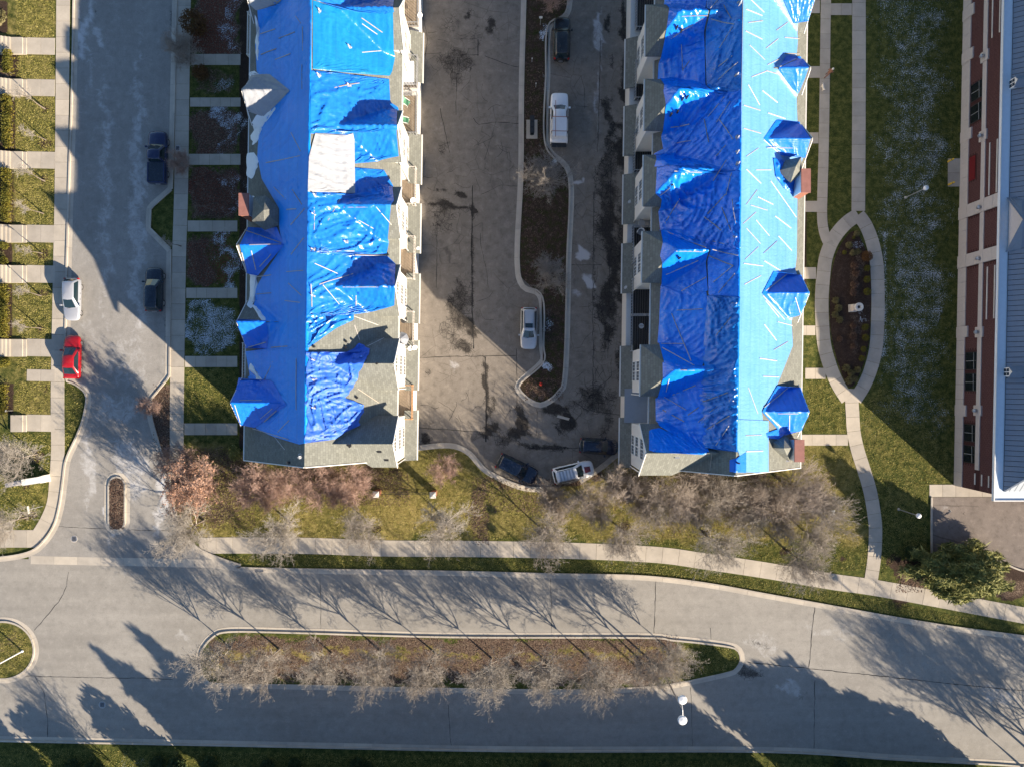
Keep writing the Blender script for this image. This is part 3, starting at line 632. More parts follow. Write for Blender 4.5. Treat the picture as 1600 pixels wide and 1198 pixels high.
def shape_row(row, inner, outer, recess_u, bay_u, garage_u, outer_wall):
    rt = row.root; s = row.s; yn, ys = row.yn, row.ys
    zi = 15-row.sl_in*row.lim_in; zo = 15-row.sl_out*row.lim_out
    m = MB(); m.slab3([row.P(0,ys,15), row.P(row.lim_in,ys,zi), row.P(row.lim_in,yn,zi), row.P(0,yn,15)][::int(s)], 0.2)
    m.build('roof', 'shingle', rt)
    m = MB(); m.slab3([row.P(0,yn,15), row.P(-row.lim_out,yn,zo), row.P(-row.lim_out,ys,zo), row.P(0,ys,15)][::int(s)], 0.2)
    m.build('roof', 'shingle', rt)
    # eave gutters and rake boards
    for u, z in ((row.lim_in+0.05, zi-0.1), (-row.lim_out-0.05, zo-0.1)):
        MB().bar(row.P(u,ys,z), row.P(u,yn,z), 0.13, 0.14).build('gutter', 'trim_white', rt)
    for u, z in ((row.lim_in, zi), (-row.lim_out, zo)):
        MB().bar(row.P(0,ys-0.04,14.9), row.P(u,ys-0.04,z-0.1), 0.08, 0.28).build('rake_board', 'trim_white', rt)
    # long walls and the south gable wall
    yw = ys+0.45
    m = MB()
    a, b = -outer_wall, recess_u
    za, zb = 15-row.sl_out*outer_wall-0.25, 15-row.sl_in*recess_u-0.25
    vs = []
    for y in (yw, yn-0.3):
        vs += [row.P(a,y,0), row.P(b,y,0), row.P(b,y,zb), row.P(0,y,14.75), row.P(a,y,za)]
    fs = [(0,1,2,3,4), (9,8,7,6,5), (0,5,6,1), (1,6,7,2), (2,7,8,3), (3,8,9,4), (4,9,5,0)]
    m.add(vs, fs); m.build('wall', 'siding_white', rt)
    # courtyard side: gabled bays over garages
    for gy in inner:
        hw, zr, ze, uo = 2.5, (13.3 if s > 0 else 14.0), 10.4, bay_u+0.35
        row.g.append((1, gy, hw, zr, ze, uo))
        ui = (15-zr)/row.sl_in
        ue = (15-ze)/row.sl_in
        hip = s < 0 and gy > -4
        uh = uo-hw if hip else uo
        m = MB()
        m.slab3([row.P(ui-.2,gy,zr), row.P(uh,gy,zr), row.P(uo,gy+hw,ze), row.P(ue-.2,gy+hw,ze)][::-int(s)], 0.16)
        m.slab3([row.P(ue-.2,gy-hw,ze), row.P(uo,gy-hw,ze), row.P(uh,gy,zr), row.P(ui-.2,gy,zr)][::-int(s)], 0.16)
        if hip: m.slab3([row.P(uh,gy,zr), row.P(uo,gy-hw,ze), row.P(uo,gy+hw,ze)][::int(s)], 0.16)
        m.build('hipped_roof' if hip else 'gable_roof', 'shingle', rt)
        m = MB(); wv = []
        wh = hw-0.3; sl = (zr-ze)/hw
        pk = zr-.2 if not hip else ze-.05
        wt = zr-sl*wh-.2 if not hip else ze-.05
        for u in (recess_u-0.6, bay_u):
            wv += [row.P(u,gy-wh,3.0), row.P(u,gy+wh,3.0), row.P(u,gy+wh,wt), row.P(u,gy,pk+.001), row.P(u,gy-wh,wt)]
        m.add(wv, [(0,1,2,3,4), (9,8,7,6,5), (0,5,6,1), (1,6,7,2), (2,7,8,3), (3,8,9,4), (4,9,5,0)]); m.build('bay_wall', 'siding_white', rt)
        m = MB()
        if hip: m.bar(row.P(uo+.05,gy-hw,ze-.12), row.P(uo+.05,gy+hw,ze-.12), 0.1, 0.16)
        else:
            for sg in (-1, 1): m.bar(row.P(uo+.03,gy,zr-.12), row.P(uo+.03,gy+sg*hw,ze-.12), 0.06, 0.24)
        m.build('rake_board', 'trim_white', rt)
        for zz, yo in ((4.7,0), (7.1,0), (9.35 if hip else 9.9,0)): window_set(row, 1, bay_u+0.01, gy+yo, zz, 2.1, 1.6, rt)
        # small shed roof over the garage front
        m = MB().slab3([row.P(bay_u-.05,gy-2.6,3.65), row.P(garage_u,gy-2.6,3.05), row.P(garage_u,gy+2.75,3.05), row.P(bay_u-.05,gy+2.75,3.65)][::int(s)], 0.14)
        m.build('garage_roof', 'shingle', rt)
        MB().bar(row.P(garage_u+.06,gy-2.6,2.95), row.P(garage_u+.06,gy+2.75,2.95), 0.12, 0.13).build('gutter', 'trim_white', rt)
        d = MB()
        for k in range(4): d.box(-0.03, 0.03, -1.25, 1.25, 0.05+k*0.56, 0.58+k*0.56)
        link('garage_door', d.mesh('garage_door', 'trim_white'), rt, row.P(garage_u-.42, gy, 0), (0, 0, math.atan(-SH)))
        pp = MB().tube([row.P(bay_u+.08,gy-hw+.1,ze-.2), row.P(bay_u+.08,gy-hw+.1,3.5)], 0.05, 6)
        pp.build('downpipe', 'trim_white', rt)
    m = MB(); m.add([row.P(recess_u-.3,yw,0), row.P(garage_u-.5,yw,0), row.P(garage_u-.5,yn-.3,0), row.P(recess_u-.3,yn-.3,0), row.P(recess_u-.3,yw,2.9), row.P(garage_u-.5,yw,2.9), row.P(garage_u-.5,yn-.3,2.9), row.P(recess_u-.3,yn-.3,2.9)],
                    [(3,2,1,0),(4,5,6,7),(0,1,5,4),(1,2,6,5),(2,3,7,6),(3,0,4,7)][::1]); m.build('garage_wall', 'siding_white', rt)
    # street side: cross gables
    for gy, hw, zr, ze, uo in outer:
        row.g.append((-1, gy, hw, zr, ze, uo))
        ui, ue = (15-zr)/row.sl_out, (15-ze)/row.sl_out
        m = MB()
        m.slab3([row.P(-ui+.2,gy,zr), row.P(-uo,gy,zr), row.P(-uo,gy+hw,ze), row.P(-ue+.2,gy+hw,ze)][::int(s)], 0.16)
        m.slab3([row.P(-ue+.2,gy-hw,ze), row.P(-uo,gy-hw,ze), row.P(-uo,gy,zr), row.P(-ui+.2,gy,zr)][::int(s)], 0.16)
        m.build('gable_roof', 'shingle', rt)
        wh = hw-.25; sl = (zr-ze)/hw; wv = []
        for u in (-outer_wall+.4, -max(uo-.3, outer_wall-.2)): wv += [row.P(u,gy-wh,0), row.P(u,gy+wh,0), row.P(u,gy+wh,zr-sl*wh-.2), row.P(u,gy,zr-.2), row.P(u,gy-wh,zr-sl*wh-.2)]
        MB().add(wv, [(0,1,2,3,4), (9,8,7,6,5), (0,5,6,1), (1,6,7,2), (2,7,8,3), (3,8,9,4), (4,9,5,0)]).build('bay_wall', 'siding_white', rt)
        m = MB()
        for sg in (-1, 1): m.bar(row.P(-uo-.03,gy,zr-.1), row.P(-uo-.03,gy+sg*hw,ze-.1), 0.06, 0.2)
        m.build('rake_board', 'trim_white', rt)
        for zz in (4.5, 7.5): window_set(row, -1, uo-.34, gy, zz, 1.8, 1.45, rt)
    fr, pa = WIN[(1.8, 1.45)]
    for zz in (4.4, 7.4):
        for uu in (-3.6, 0.3, 3.8):
            f = link('window', fr, rt, row.P(uu, yw-0.01, zz), (0, 0, R(-90)))
            for k in (-1, 1): link('pane', pa, f, (0, k*0.45, 0))

def balcony(row, ya, yb, u0, u1, z, open_in=True, rail='trim_white', floor='deck_wood', side=1, dense=True):
    rt = row.root
    m = MB(); n = max(4, int((u1-u0)/0.24))
    for k in range(n):
        a = u0+(u1-u0)*k/n; b = u0+(u1-u0)*(k+1)/n-0.02
        m.slab3([row.P(a*side,ya,z), row.P(b*side,ya,z), row.P(b*side,yb,z), row.P(a*side,yb,z)][::int(row.s*side)], 0.06)
    d = m.build('balcony_deck', floor, rt)
    r = MB()
    c = [(u0,yb), (u1,yb), (u1,ya), (u0,ya)]
    for (a, b), (c2, d2) in zip(c[:-1], c[1:]):
        r.bar(row.P(a*side,b,z+1.0), row.P(c2*side,d2,z+1.0), 0.07, 0.06); r.bar(row.P(a*side,b,z+.12), row.P(c2*side,d2,z+.12), 0.05, 0.05)
        L = math.hypot(c2-a, d2-b); k = int(L/(0.16 if dense else 0.3))
        for i in range(1, k): 
            t = i/k; r.bar(row.P((a+(c2-a)*t)*side, b+(d2-b)*t, z+.14), row.P((a+(c2-a)*t)*side, b+(d2-b)*t, z+.98), 0.035, 0.035)
        r.bar(row.P(c2*side,d2,z), row.P(c2*side,d2,z+1.1), 0.1, 0.1)
    ro = r.build('railing', rail, d)
    p = MB()
    for uu, yy in ((u1-.1,ya+.1), (u1-.1,yb-.1)): p.bar(row.P(uu*side,yy,0), row.P(uu*side,yy,z-.06), 0.14, 0.14)
    if side < 0: p.build('post', rail, rt)
    return d

def chimney(row, side, u, y, w, d, zb, zt, white_in=True):
    c = link('chimney', MB().box(-w/2, w/2, -d/2, d/2, zb, zt).mesh('chimney', 'brick_chimney'), row.root, row.P(u*side, y, 0))
    MB().box(-w/2-.06, w/2+.06, -d/2-.06, d/2+.06, zt+.003, zt+.12).build('chimney_cap', 'cap_red', c)
    sx = -row.s*side
    x = sx*(w/2+.03)
    MB().box(x-.025, x+.025, -d/2+.02, d/2-.02, zb, zt-.003).build('chimney_face', 'trim_white', c)

def vent(row, px, py, h=0.5, r=0.06, wrap=False):
    x, y, z = row.on(px, py)
    v = MB().tube([(x,y,z-.3), (x,y,z+h)], r, 8)
    v.build('vent_pipe', 'white_plastic' if wrap else 'dark_metal', row.root)
    if wrap:
        b = MB(); n = 9
        for k in range(n):
            t = 2*math.pi*k/n; e = rng.uniform(.16,.34)
            b.add([(x+.07*math.cos(t),y+.07*math.sin(t),z+h*.6), (x+e*math.cos(t),y+e*math.sin(t),z+.09), (x+e*.9*math.cos(t+.6),y+e*.9*math.sin(t+.6),z+.08)], [(0,1,2)])
        b.build('vent_collar', 'tarp_white', row.root)

def ry(py, z): return (599-py)*(H-z)/H/PPM
L = Row('townhouse_row', 'left long townhouse row, brighter blue tarpaulins and one white sheet over its courtyard roof slope', -18.66, 1, 6.5, 7.0, -7.55, 47)
shape_row(L, [ry(p, 13) for p in (15, 198, 322, 448, 568, 693)],
          [(ry(-24,12.9),2.2,12.9,10.2,6.95), (ry(141,12.9),2.25,12.9,10.2,6.98), (ry(383,12.9),2.25,12.9,10.2,7.25), (ry(503,12.7),2.2,12.7,10.2,7.2), (ry(629,12.9),2.3,12.9,10.2,7.6)], 6.15, 7.3, 8.55, 6.9)
Rr = Row('townhouse_row', 'right long townhouse row, its garden roof slope under one smooth pale blue tarpaulin', 20.35, -1, 5.9, 7.55, -8.3, 47)
shape_row(Rr, [ry(p, 13) for p in (26, 147, 270, 394, 578, 706)],
          [(ry(-8,12.6),2.3,12.6,10.0,7.6), (ry(106,12.3),1.7,12.3,10.3,7.35), (ry(217,12.6),2.25,12.6,10.0,7.5), (ry(458,12.6),2.5,12.6,10.0,7.4), (ry(643,12.6),2.5,12.6,10.0,7.55)], 5.75, 7.55, 8.7, 7.45)
def bx(row, side, a, b, u0, u1, z, **k):
    ya, yb = ry(b, z), ry(a, z); return balcony(row, ya, yb, u0, u1, z, side=side, **k)
for a, b in ((-10,42), (93,138), (150,212), (265,322), (372,437), (488,546)): bx(L, 1, a, b, 6.17, 8.1, 3.25, rail='grey_metal' if a < 200 else 'batten_wood', dense=False)
bx(L, 1, 602, 654, 6.17, 8.1, 3.25, rail='fresh_wood', dense=False)
for a, b in ((-15,49), (101,158), (212,270), (356,413), (438,492), (494,549)): bx(Rr, 1, a, b, 5.77, 7.75, 3.25, rail='grey_metal', floor='dark_metal', dense=False)
d = MB(); ya, yb = ry(660,3.6), ry(607,3.6)
d.slab3([Rr.P(5.8,ya,4.5), Rr.P(8.3,ya,3.4), Rr.P(8.3,yb,3.4), Rr.P(5.8,yb,4.5)][::-1], .1); d.build('porch_roof', 'roof_metal', Rr.root)
for a, b in ((27,92), (537,600)): bx(L, -1, a, b, 7.2, 9.9, 3.1, floor='snow')
for a, b in ((44,103), (551,613)): bx(Rr, -1, a, b, 7.6, 10.0, 3.1, floor='grey_metal')
chimney(L, -1, 6.95, ry(320,12), .85, 2.0, 0, 12.0); chimney(Rr, -1, 7.15, ry(283,12), .78, 2.15, 0, 12.0); chimney(Rr, -1, 7.0, ry(704,12), .82, 2.0, 0, 11.8)
for x, y in ((500,18), (498,118), (492,305), (490,335), (489,390), (489,462), (490,562), (491,593), (490,636), (546,74), (545,134), (540,378)): vent(L, x, y, .55, .055, True)
for x, y in ((470,712),): vent(L, x, y, .5, .06, True)
for x, y in ((541,534), (541,543), (491,542), (589,568), (558,621), (547,697)): vent(L, x, y, .28, .11)
for x, y in ((1151,118), (1156,6), (1152,216), (1152,238), (1153,256), (1148,372), (1148,475), (1146,588), (1145,608), (1143,626)): vent(Rr, x, y, .55, .055, True)
for x, y in ((1063,52), (1056,47), (1047,182), (1057,178), (1065,158), (1072,155), (1048,292), (1060,405), (1151,722)): vent(Rr, x, y, .75, .09)
for px_, py_ in ((1058,714), (1230,719)): 
    x, y, z = Rr.on(px_, py_); MB().box(x-.22, x+.22, y-.1, y+.1, z-.05, z+.1).build('roof_vent', 'grey_metal', Rr.root)
for px_, py_ in ((546,695), (593,705), (604,718), (452,722)):
    x, y, z = L.on(px_, py_); MB().box(x-.2, x+.2, y-.1, y+.1, z-.05, z+.12).build('roof_vent', 'dark_metal', L.root)
# little hipped cricket behind the left chimney, bare shingle
cxr, cyr = G2(412, 331, 12.9)
m = MB(); hx = [(G2(395,307,12.4)), (G2(413,304,12.6)), (G2(432,322,13.0)), (G2(432,350,12.9)), (G2(412,359,12.5)), (G2(393,345,12.3))]
m.add([(x,y,12.2) for x,y in hx]+[(cxr+.2,cyr,13.5)], [((i+1)%6, i, 6) for i in range(6)]); m.build('roof_cricket', 'shingle', L.root)
m = MB(); hx = [(G2(1232,247,12.3)), (G2(1255,243,12.0)), (G2(1257,268,12.2)), (G2(1240,283,12.4)), (G2(1222,262,12.6))]
m.add([(x,y,11.6) for x,y in hx]+[(G2(1241,262,12.5)[0],G2(1241,262,12.5)[1],12.9)], [((i+1)%5, i, 5) for i in range(5)]); m.build('roof_cricket', 'shingle', Rr.root)
m = MB(); hx = [(G2(1199,683,11.8)), (G2(1235,680,12.0)), (G2(1252,700,11.5)), (G2(1240,722,11.6)), (G2(1204,702,12.6))]
m.add([(x,y,10.6) for x,y in hx]+[(G2(1225,700,13)[0],G2(1225,700,13)[1],13.0)], [((i+1)%5, i, 5) for i in range(5)]); m.build('roof_cricket', 'shingle', Rr.root)

# ------------------------------------------------------------------ tarpaulins: draped sheets with folds
NOISE = noise.noise
def fold(x, y, amp, kind, seed):
    p = Vector((x*0.9+seed*3.1, y*0.9-seed, seed*7.7))
    if kind == 'smooth':
        return amp*(0.4*NOISE(p*0.5)+0.25*abs(NOISE(Vector((x*0.4, y*1.5, seed)))))
    a = 0.9*math.sin(seed*2.3)
    u = x*math.cos(a)+y*math.sin(a); v = -x*math.sin(a)+y*math.cos(a)
    wob = NOISE(Vector((x*.35, y*.35, seed+9)))*1.6
    w2 = NOISE(Vector((x*.22+5, y*.22, seed+31)))*3.2
    r1 = 1-2*abs(NOISE(Vector((u*0.22+w2*.5, v*1.25+w2, seed))))
    r2 = 1-2*abs(NOISE(Vector((u*0.5+wob, (v+u*.35)*2.6+wob*1.6, seed+4))))
    r3 = 1-2*abs(NOISE(Vector((u*1.7-w2, v*.35+w2*.6, seed+14))))
    gate = max(0, 0.5+1.0*NOISE(Vector((x*.25, y*.25, seed+2)))); g2_ = max(0, 0.45-1.1*NOISE(Vector((x*.25, y*.25, seed+2))))
    return 1.35*amp*(max(0, r1)**6*1.9*gate+max(0, r2)**7*0.9*(gate+.3)+max(0, r3)**6*1.5*g2_+0.8*NOISE(p*0.45)+0.3)
TARPS = []
GROUP_T = 'tarpaulins over the storm damaged roofs'
def tarp(row, label, mat, poly, amp=0.08, kind='rough', lift=0.05, step=0.13, ragged=0.0):
    seed = len(TARPS)+1
    lift = lift+0.006*(seed % 7)
    wp = [row.on(px, py, lift) for px, py in poly]
    # rows of constant y between the left and right edge of the sheet
    P2 = []
    n = len(wp)
    for i in range(n):
        a, b = wp[i], wp[(i+1) % n]; k = max(1, int(math.dist(a, b)/0.35))
        for j in range(k):
            t = j/k; P2.append((a[0]+(b[0]-a[0])*t+ragged*NOISE(Vector((a[0]+t*9, a[1]+j, seed)))*.25, a[1]+(b[1]-a[1])*t))
    y0, y1 = min(p[1] for p in P2)+.001, max(p[1] for p in P2)-.001
    ny = max(3, int((y1-y0)/step)); wmax = max(p[0] for p in P2)-min(p[0] for p in P2); nxx = max(3, int(wmax/step))
    vs = []; fs = []
    N = len(P2)
    for j in range(ny+1):
        y = y0+(y1-y0)*j/ny; X = []
        for i in range(N):
            a, b = P2[i], P2[(i+1) % N]
            if (a[1]-y)*(b[1]-y) <= 0 and a[1] != b[1]: X.append(a[0]+(b[0]-a[0])*(y-a[1])/(b[1]-a[1]))
        xa, xb = (min(X), max(X)) if X else (wp[0][0], wp[0][0]+.01)
        for i in range(nxx+1):
            t = i/nxx; x = xa+(xb-xa)*t
            e = min(1.0, min(t*(xb-xa), (1-t)*(xb-xa), y-y0+.05, y1-y+.05)/0.5)
            z0 = row.z(x, y)
            zs = 0.5*z0+0.125*(row.z(x+.15, y)+row.z(x-.15, y)+row.z(x, y+.15)+row.z(x, y-.15))
            vs.append((x, y, max(z0, min(zs, z0+.3))+lift+fold(x, y, amp, kind, seed)*(0.25+.75*e)))
    for j in range(ny):
        for i in range(nxx):
            b = j*(nxx+1)+i; fs.append((b, b+1, b+nxx+2, b+nxx+1))
    o = link('tarpaulin', mesh_from('tarpaulin', vs, fs, mat, smooth=True))
    tag(o, label, 'tarpaulin', GROUP_T); TARPS.append((o, row, poly, lift, amp, kind, seed)); return o
def inside(pt, poly):
    x, y = pt; c = False; n = len(poly)
    for i in range(n):
        (xa, ya), (xb, yb) = poly[i], poly[(i+1) % n]
        if (ya > y) != (yb > y) and x < (xb-xa)*(y-ya)/(yb-ya)+xa: c = not c
    return c

# left row, street slope
tarp(L, 'large smooth deep blue tarpaulin covering the whole street slope of the left row', 'tarp_blue', [(488,-14),(400,-14),(403,30),(399,70),(401,112),(432,150),(404,196),(402,245),(409,280),(436,326),(436,352),(440,386),(410,432),(397,455),(396,480),(415,500),(414,545),(383,547),(387,590),(440,632),(398,668),(425,681),(468,694),(481,692),(483,400)], 0.045, 'rough', 0.04, 0.17)
tarp(L, 'white sheet wrapping the cross gable above the brick chimney on the left row', 'tarp_white', [(393,117),(421,116),(453,142),(411,183),(388,185),(379,142)], 0.06, 'rough', 0.09)
tarp(L, 'white sheet on the left row gable cut by the top edge', 'tarp_white', [(388,-30),(438,-30),(440,2),(420,12),(400,17),(388,18)], 0.05, 'rough', 0.09)
tarp(L, 'blue tarpaulin wrapping the street gable just below the left brick chimney', 'tarp_gable', [(388,355),(432,354),(444,383),(403,431),(385,428),(375,383)], 0.06, 'rough', 0.09)
tarp(L, 'narrow blue tarpaulin over the low gable above the lower left balcony', 'tarp_gable', [(373,503),(417,501),(417,545),(384,546)], 0.06, 'rough', 0.08)
tarp(L, 'torn blue tarpaulin wrapping the southernmost street gable of the left row', 'tarp_gable', [(373,590),(425,594),(448,633),(398,668),(377,664),(364,629)], 0.08, 'rough', 0.09)
# left row, courtyard slope, from the top of the picture down
tarp(L, 'pale crumpled blue tarpaulin on the courtyard slope at the top edge', 'tarp_crumpled', [(492,-14),(616,-14),(616,20),(600,23),(560,21),(530,13),(495,4)], 0.13)
tarp(L, 'glossy teal tarpaulin above the bare shingle gap, three battens at its right', 'tarp_teal', [(489,0),(497,6),(530,14),(560,22),(614,16),(613,112),(609,119),(566,116),(520,112),(489,108)], 0.05)
tarp(L, 'bright wrinkled blue tarpaulin between the teal sheet and the white sheet', 'tarp_crumpled', [(486,110),(520,113),(608,124),(610,160),(622,168),(622,204),(600,206),(555,208),(485,209)], 0.11)
tarp(L, 'flat blue tarpaulin right of the big white sheet', 'tarp_crumpled', [(550,206),(622,198),(623,246),(600,248),(556,256),(552,255)], 0.10)
tarp(L, 'big rectangular white sheet with loose folds on the left row', 'tarp_white', [(493,208),(552,209),(555,303),(520,301),(481,300),(483,245)], 0.075, lift=0.13)
tarp(L, 'crumpled blue tarpaulin with white pipe collars below the white sheet', 'tarp_crumpled', [(553,262),(600,266),(614,290),(621,322),(606,372),(604,398),(480,398),(481,300),(553,303)], 0.13)
tarp(L, 'creased blue tarpaulin around the fourth courtyard gable of the left row', 'tarp_crumpled', [(480,392),(605,400),(618,412),(619,450),(616,478),(548,492),(479,496)], 0.12, lift=0.08)
tarp(L, 'pulled back tongue of blue tarpaulin above the three roof vents', 'tarp_crumpled', [(479,488),(553,490),(553,500),(527,512),(504,528),(480,545)], 0.16)
tarp(L, 'loose violet blue tarpaulin slumped in deep folds over bare shingles', 'tarp_violet', [(481,549),(510,549),(540,552),(563,536),(577,545),(572,565),(562,582),(551,606),(539,621),(569,632),(572,643),(560,664),(521,686),(478,692)], 0.17, lift=0.09, step=0.11, ragged=1.4)
# right row, garden slope
tarp(Rr, 'very large smooth pale blue tarpaulin covering the garden slope of the right row', 'tarp_light', [(1159,-14),(1240,-14),(1247,60),(1252,100),(1246,190),(1246,300),(1245,400),(1243,480),(1239,540),(1215,600),(1190,640),(1192,656),(1152,656),(1155,400),(1158,100)], 0.04, 'smooth', 0.04, 0.22)
tarp(Rr, 'short pale blue tarpaulin hanging at the south end beside bare shingles', 'tarp_light', [(1151,655),(1201,657),(1201,737),(1164,738),(1152,700)], 0.03, 'smooth', 0.06)
tarp(Rr, 'small blue patch of tarpaulin round a vent at the south end of the ridge', 'tarp_gable', [(1140,718),(1166,706),(1166,738),(1140,737)], 0.04, 'smooth', 0.08)
tarp(Rr, 'bright tarpaulin over the garden gable cut by the top edge', 'tarp_crumpled', [(1209,-14),(1272,-14),(1262,35),(1240,37)], 0.07, lift=.09)
tarp(Rr, 'small blue tarpaulin over the narrow garden gable beside the upper balcony', 'tarp_gable', [(1229,87),(1252,89),(1263,107),(1258,122),(1248,146),(1239,140),(1216,108)], 0.05, lift=.09)
tarp(Rr, 'blue tarpaulin over the garden gable just above the right brick chimney', 'tarp_gable', [(1214,187),(1250,191),(1266,218),(1258,247),(1221,244),(1193,217)], 0.05, lift=.09)
tarp(Rr, 'dark ragged scrap of tarpaulin tucked against the right brick chimney', 'tarp_gable', [(1208,246),(1222,250),(1240,268),(1246,284),(1243,306),(1226,296),(1212,276)], 0.16, lift=.10)
tarp(Rr, 'blue tarpaulin over the garden gable beside the oval flower bed', 'tarp_gable', [(1209,424),(1250,428),(1262,460),(1249,493),(1231,498),(1191,459)], 0.05, lift=.09)
tarp(Rr, 'blue tarpaulin over the southern garden gable beside the lower balcony', 'tarp_gable', [(1214,603),(1251,605),(1264,644),(1253,672),(1222,678),(1191,643)], 0.06, lift=.09)
tarp(Rr, 'small dark blue flap tucked under the southern garden gable', 'tarp_gable', [(1197,676),(1221,668),(1240,676),(1216,686),(1199,684)], 0.06, lift=.05)
# right row, courtyard slope
tarp(Rr, 'deep blue tarpaulin along the courtyard eave at the top edge of the right row', 'tarp_shade_lift', [(1040,-14),(1106,-14),(1106,20),(1101,80),(1108,144),(1037,145),(1037,70),(1042,40)], 0.120)
tarp(Rr, 'dark glossy sea blue tarpaulin beside the ridge at the top edge of the right row', 'tarp_sea', [(1104,-14),(1160,-14),(1158,142),(1110,143),(1102,80)], 0.150)
tarp(Rr, 'wrinkled deep blue tarpaulin with a bright facet, second from the top, right row', 'tarp_shade_lift', [(1036,141),(1158,139),(1158,268),(1104,270),(1022,262),(1022,240),(1036,233)], 0.150, lift=.06)
tarp(Rr, 'heavily wrinkled deep blue tarpaulin beside the balcony with two white chairs', 'tarp_shade_lift', [(1026,262),(1100,268),(1158,266),(1157,392),(1106,390),(1035,361),(1034,312),(1024,303)], 0.195, lift=.08)
tarp(Rr, 'deep blue tarpaulin near the ridge with an arrow of crossed battens', 'tarp_shade_lift', [(1104,370),(1157,368),(1156,465),(1107,462)], 0.120, lift=.10)
tarp(Rr, 'deep blue tarpaulin over the courtyard gable below the balcony with two white chairs', 'tarp_shade_lift', [(1030,359),(1105,386),(1106,455),(1080,462),(1032,450),(1031,400)], 0.090, lift=.09)
tarp(Rr, 'broad deep blue tarpaulin across the wide flat stretch of the right courtyard slope', 'tarp_shade_lift', [(1032,446),(1104,456),(1107,500),(1104,560),(1092,580),(1036,577),(1030,500)], 0.090, lift=.05)
tarp(Rr, 'dark sea blue tarpaulin with a big rumpled bulge beside the ridge of the right row', 'tarp_sea', [(1105,462),(1156,464),(1154,600),(1152,706),(1102,700),(1090,620),(1100,570)], 0.210, lift=.07)
tarp(Rr, 'deep blue tarpaulin over the last but one courtyard gable of the right row', 'tarp_shade_lift', [(1035,566),(1104,572),(1106,620),(1108,706),(1060,684),(1029,664),(1030,612)], 0.105, lift=.09)
tarp(Rr, 'blue tarpaulin on the north slope of the end gable above bare shingles', 'tarp_shade_lift', [(1014,671),(1030,668),(1060,680),(1106,704),(1100,710),(1014,705)], 0.090, lift=.06)

# battens nailed over the sheets (and a few on bare shingles)
BL = [(407,54,430,46),(436,61,461,51),(462,26,470,37),(473,43,473,80),(408,86,432,77),(430,94,454,85),(472,102,472,140),(455,208,470,237),(416,255,442,250),(442,250,469,244),(428,293,447,312),(457,297,472,320),(448,328,463,327),(455,352,476,326),(455,398,475,372),(448,425,474,423),(402,433,424,430),(401,460,424,458),(451,443,471,462),(445,470,469,473),(412,595,427,565),(407,654,426,638),(413,659,433,641),(434,675,452,656),(395,669,451,686),(463,560,463,640),(429,682,445,702),(388,543,416,535),(424,543,449,541),
 (383,360,440,380),(390,383,440,382),(378,395,386,426),(393,392,400,422),(406,417,424,398),(367,632,376,660),(375,625,410,625),
 (565,29,598,52),(566,38,590,55),(566,83,596,80),(513,345,532,313),(538,325,582,325),(555,342,584,358),(556,400,604,400),(492,412,528,428),(506,446,531,476),(536,449,606,449),(588,324,612,352),(488,394,554,393),(557,462,557,478),(500,445,552,428),(523,138,562,131),(553,494,591,508),(554,508,562,531),(559,607,592,629),(574,541,600,528),(492,325,492,360),(488,445,488,480)]
BR = [(1173,0,1194,20),(1166,15,1191,25),(1169,36,1192,33),(1165,49,1191,62),(1171,71,1195,94),(1197,76,1216,61),(1213,48,1231,35),(1226,59,1249,61),(1226,84,1249,85),(1199,102,1219,92),(1174,121,1197,112),(1197,111,1218,117),(1169,133,1187,165),(1191,142,1215,161),(1162,165,1188,173),(1200,177,1227,186),(1162,201,1189,209),(1166,245,1185,232),(1208,0,1240,40),(1166,265,1189,287),(1181,266,1205,266),(1204,283,1244,340),(1166,320,1183,297),(1184,308,1208,320),(1173,321,1199,329),(1161,350,1181,332),(1211,338,1236,357),(1181,344,1202,369),(1166,357,1188,381),(1216,369,1237,392),(1164,406,1185,386),(1193,396,1214,377),(1162,412,1192,416),(1194,408,1219,423),(1163,445,1189,431),(1194,507,1213,532),(1215,503,1238,509),(1209,547,1231,534),(1187,560,1214,564),(1192,588,1217,589),(1169,605,1184,646),(1165,680,1190,679),(1166,705,1192,704),
 (1192,462,1226,500),(1196,470,1217,496),(1193,219,1224,246),(1233,648,1233,672),(1194,636,1230,606),(1196,455,1230,428),(1218,105,1245,93),(1215,646,1262,646),(1242,465,1250,490),(1198,232,1245,232),
 (1108,17,1122,0),(1125,0,1141,31),(1109,33,1146,39),(1122,78,1144,43),(1064,71,1066,109),(1066,111,1077,96),(1114,111,1142,90),(1121,126,1152,99),(1104,185,1130,154),(1118,193,1140,160),(1123,189,1144,219),(1099,188,1106,224),(1047,201,1075,197),(1057,225,1079,221),(1117,246,1133,228),(1038,350,1060,313),(1113,284,1133,252),(1133,306,1142,271),(1105,335,1132,305),(1127,325,1140,360),(1142,313,1147,351),(1099,340,1128,363),(1036,360,1102,388),(1112,391,1152,400),(1106,400,1144,416),(1113,442,1144,416),(1064,455,1103,433),(1121,458,1147,428),(1057,485,1097,483),(1104,375,1145,385),(1049,490,1079,564),(1117,524,1142,495),(1033,537,1070,537),(1034,543,1090,574),(1050,617,1086,602),(1097,627,1135,613),(1037,620,1071,640),(1090,659,1120,634),(1035,640,1068,658),(1103,670,1137,649),(1117,695,1137,664),(1074,648,1091,636),(1109,735,1112,707),(1065,27,1105,27),(1052,270,1096,271),(1056,393,1100,394),(1050,578,1085,579),(1040,612,1049,578),(1048,62,1098,30),(1030,308,1045,296),(1040,430,1090,408)]
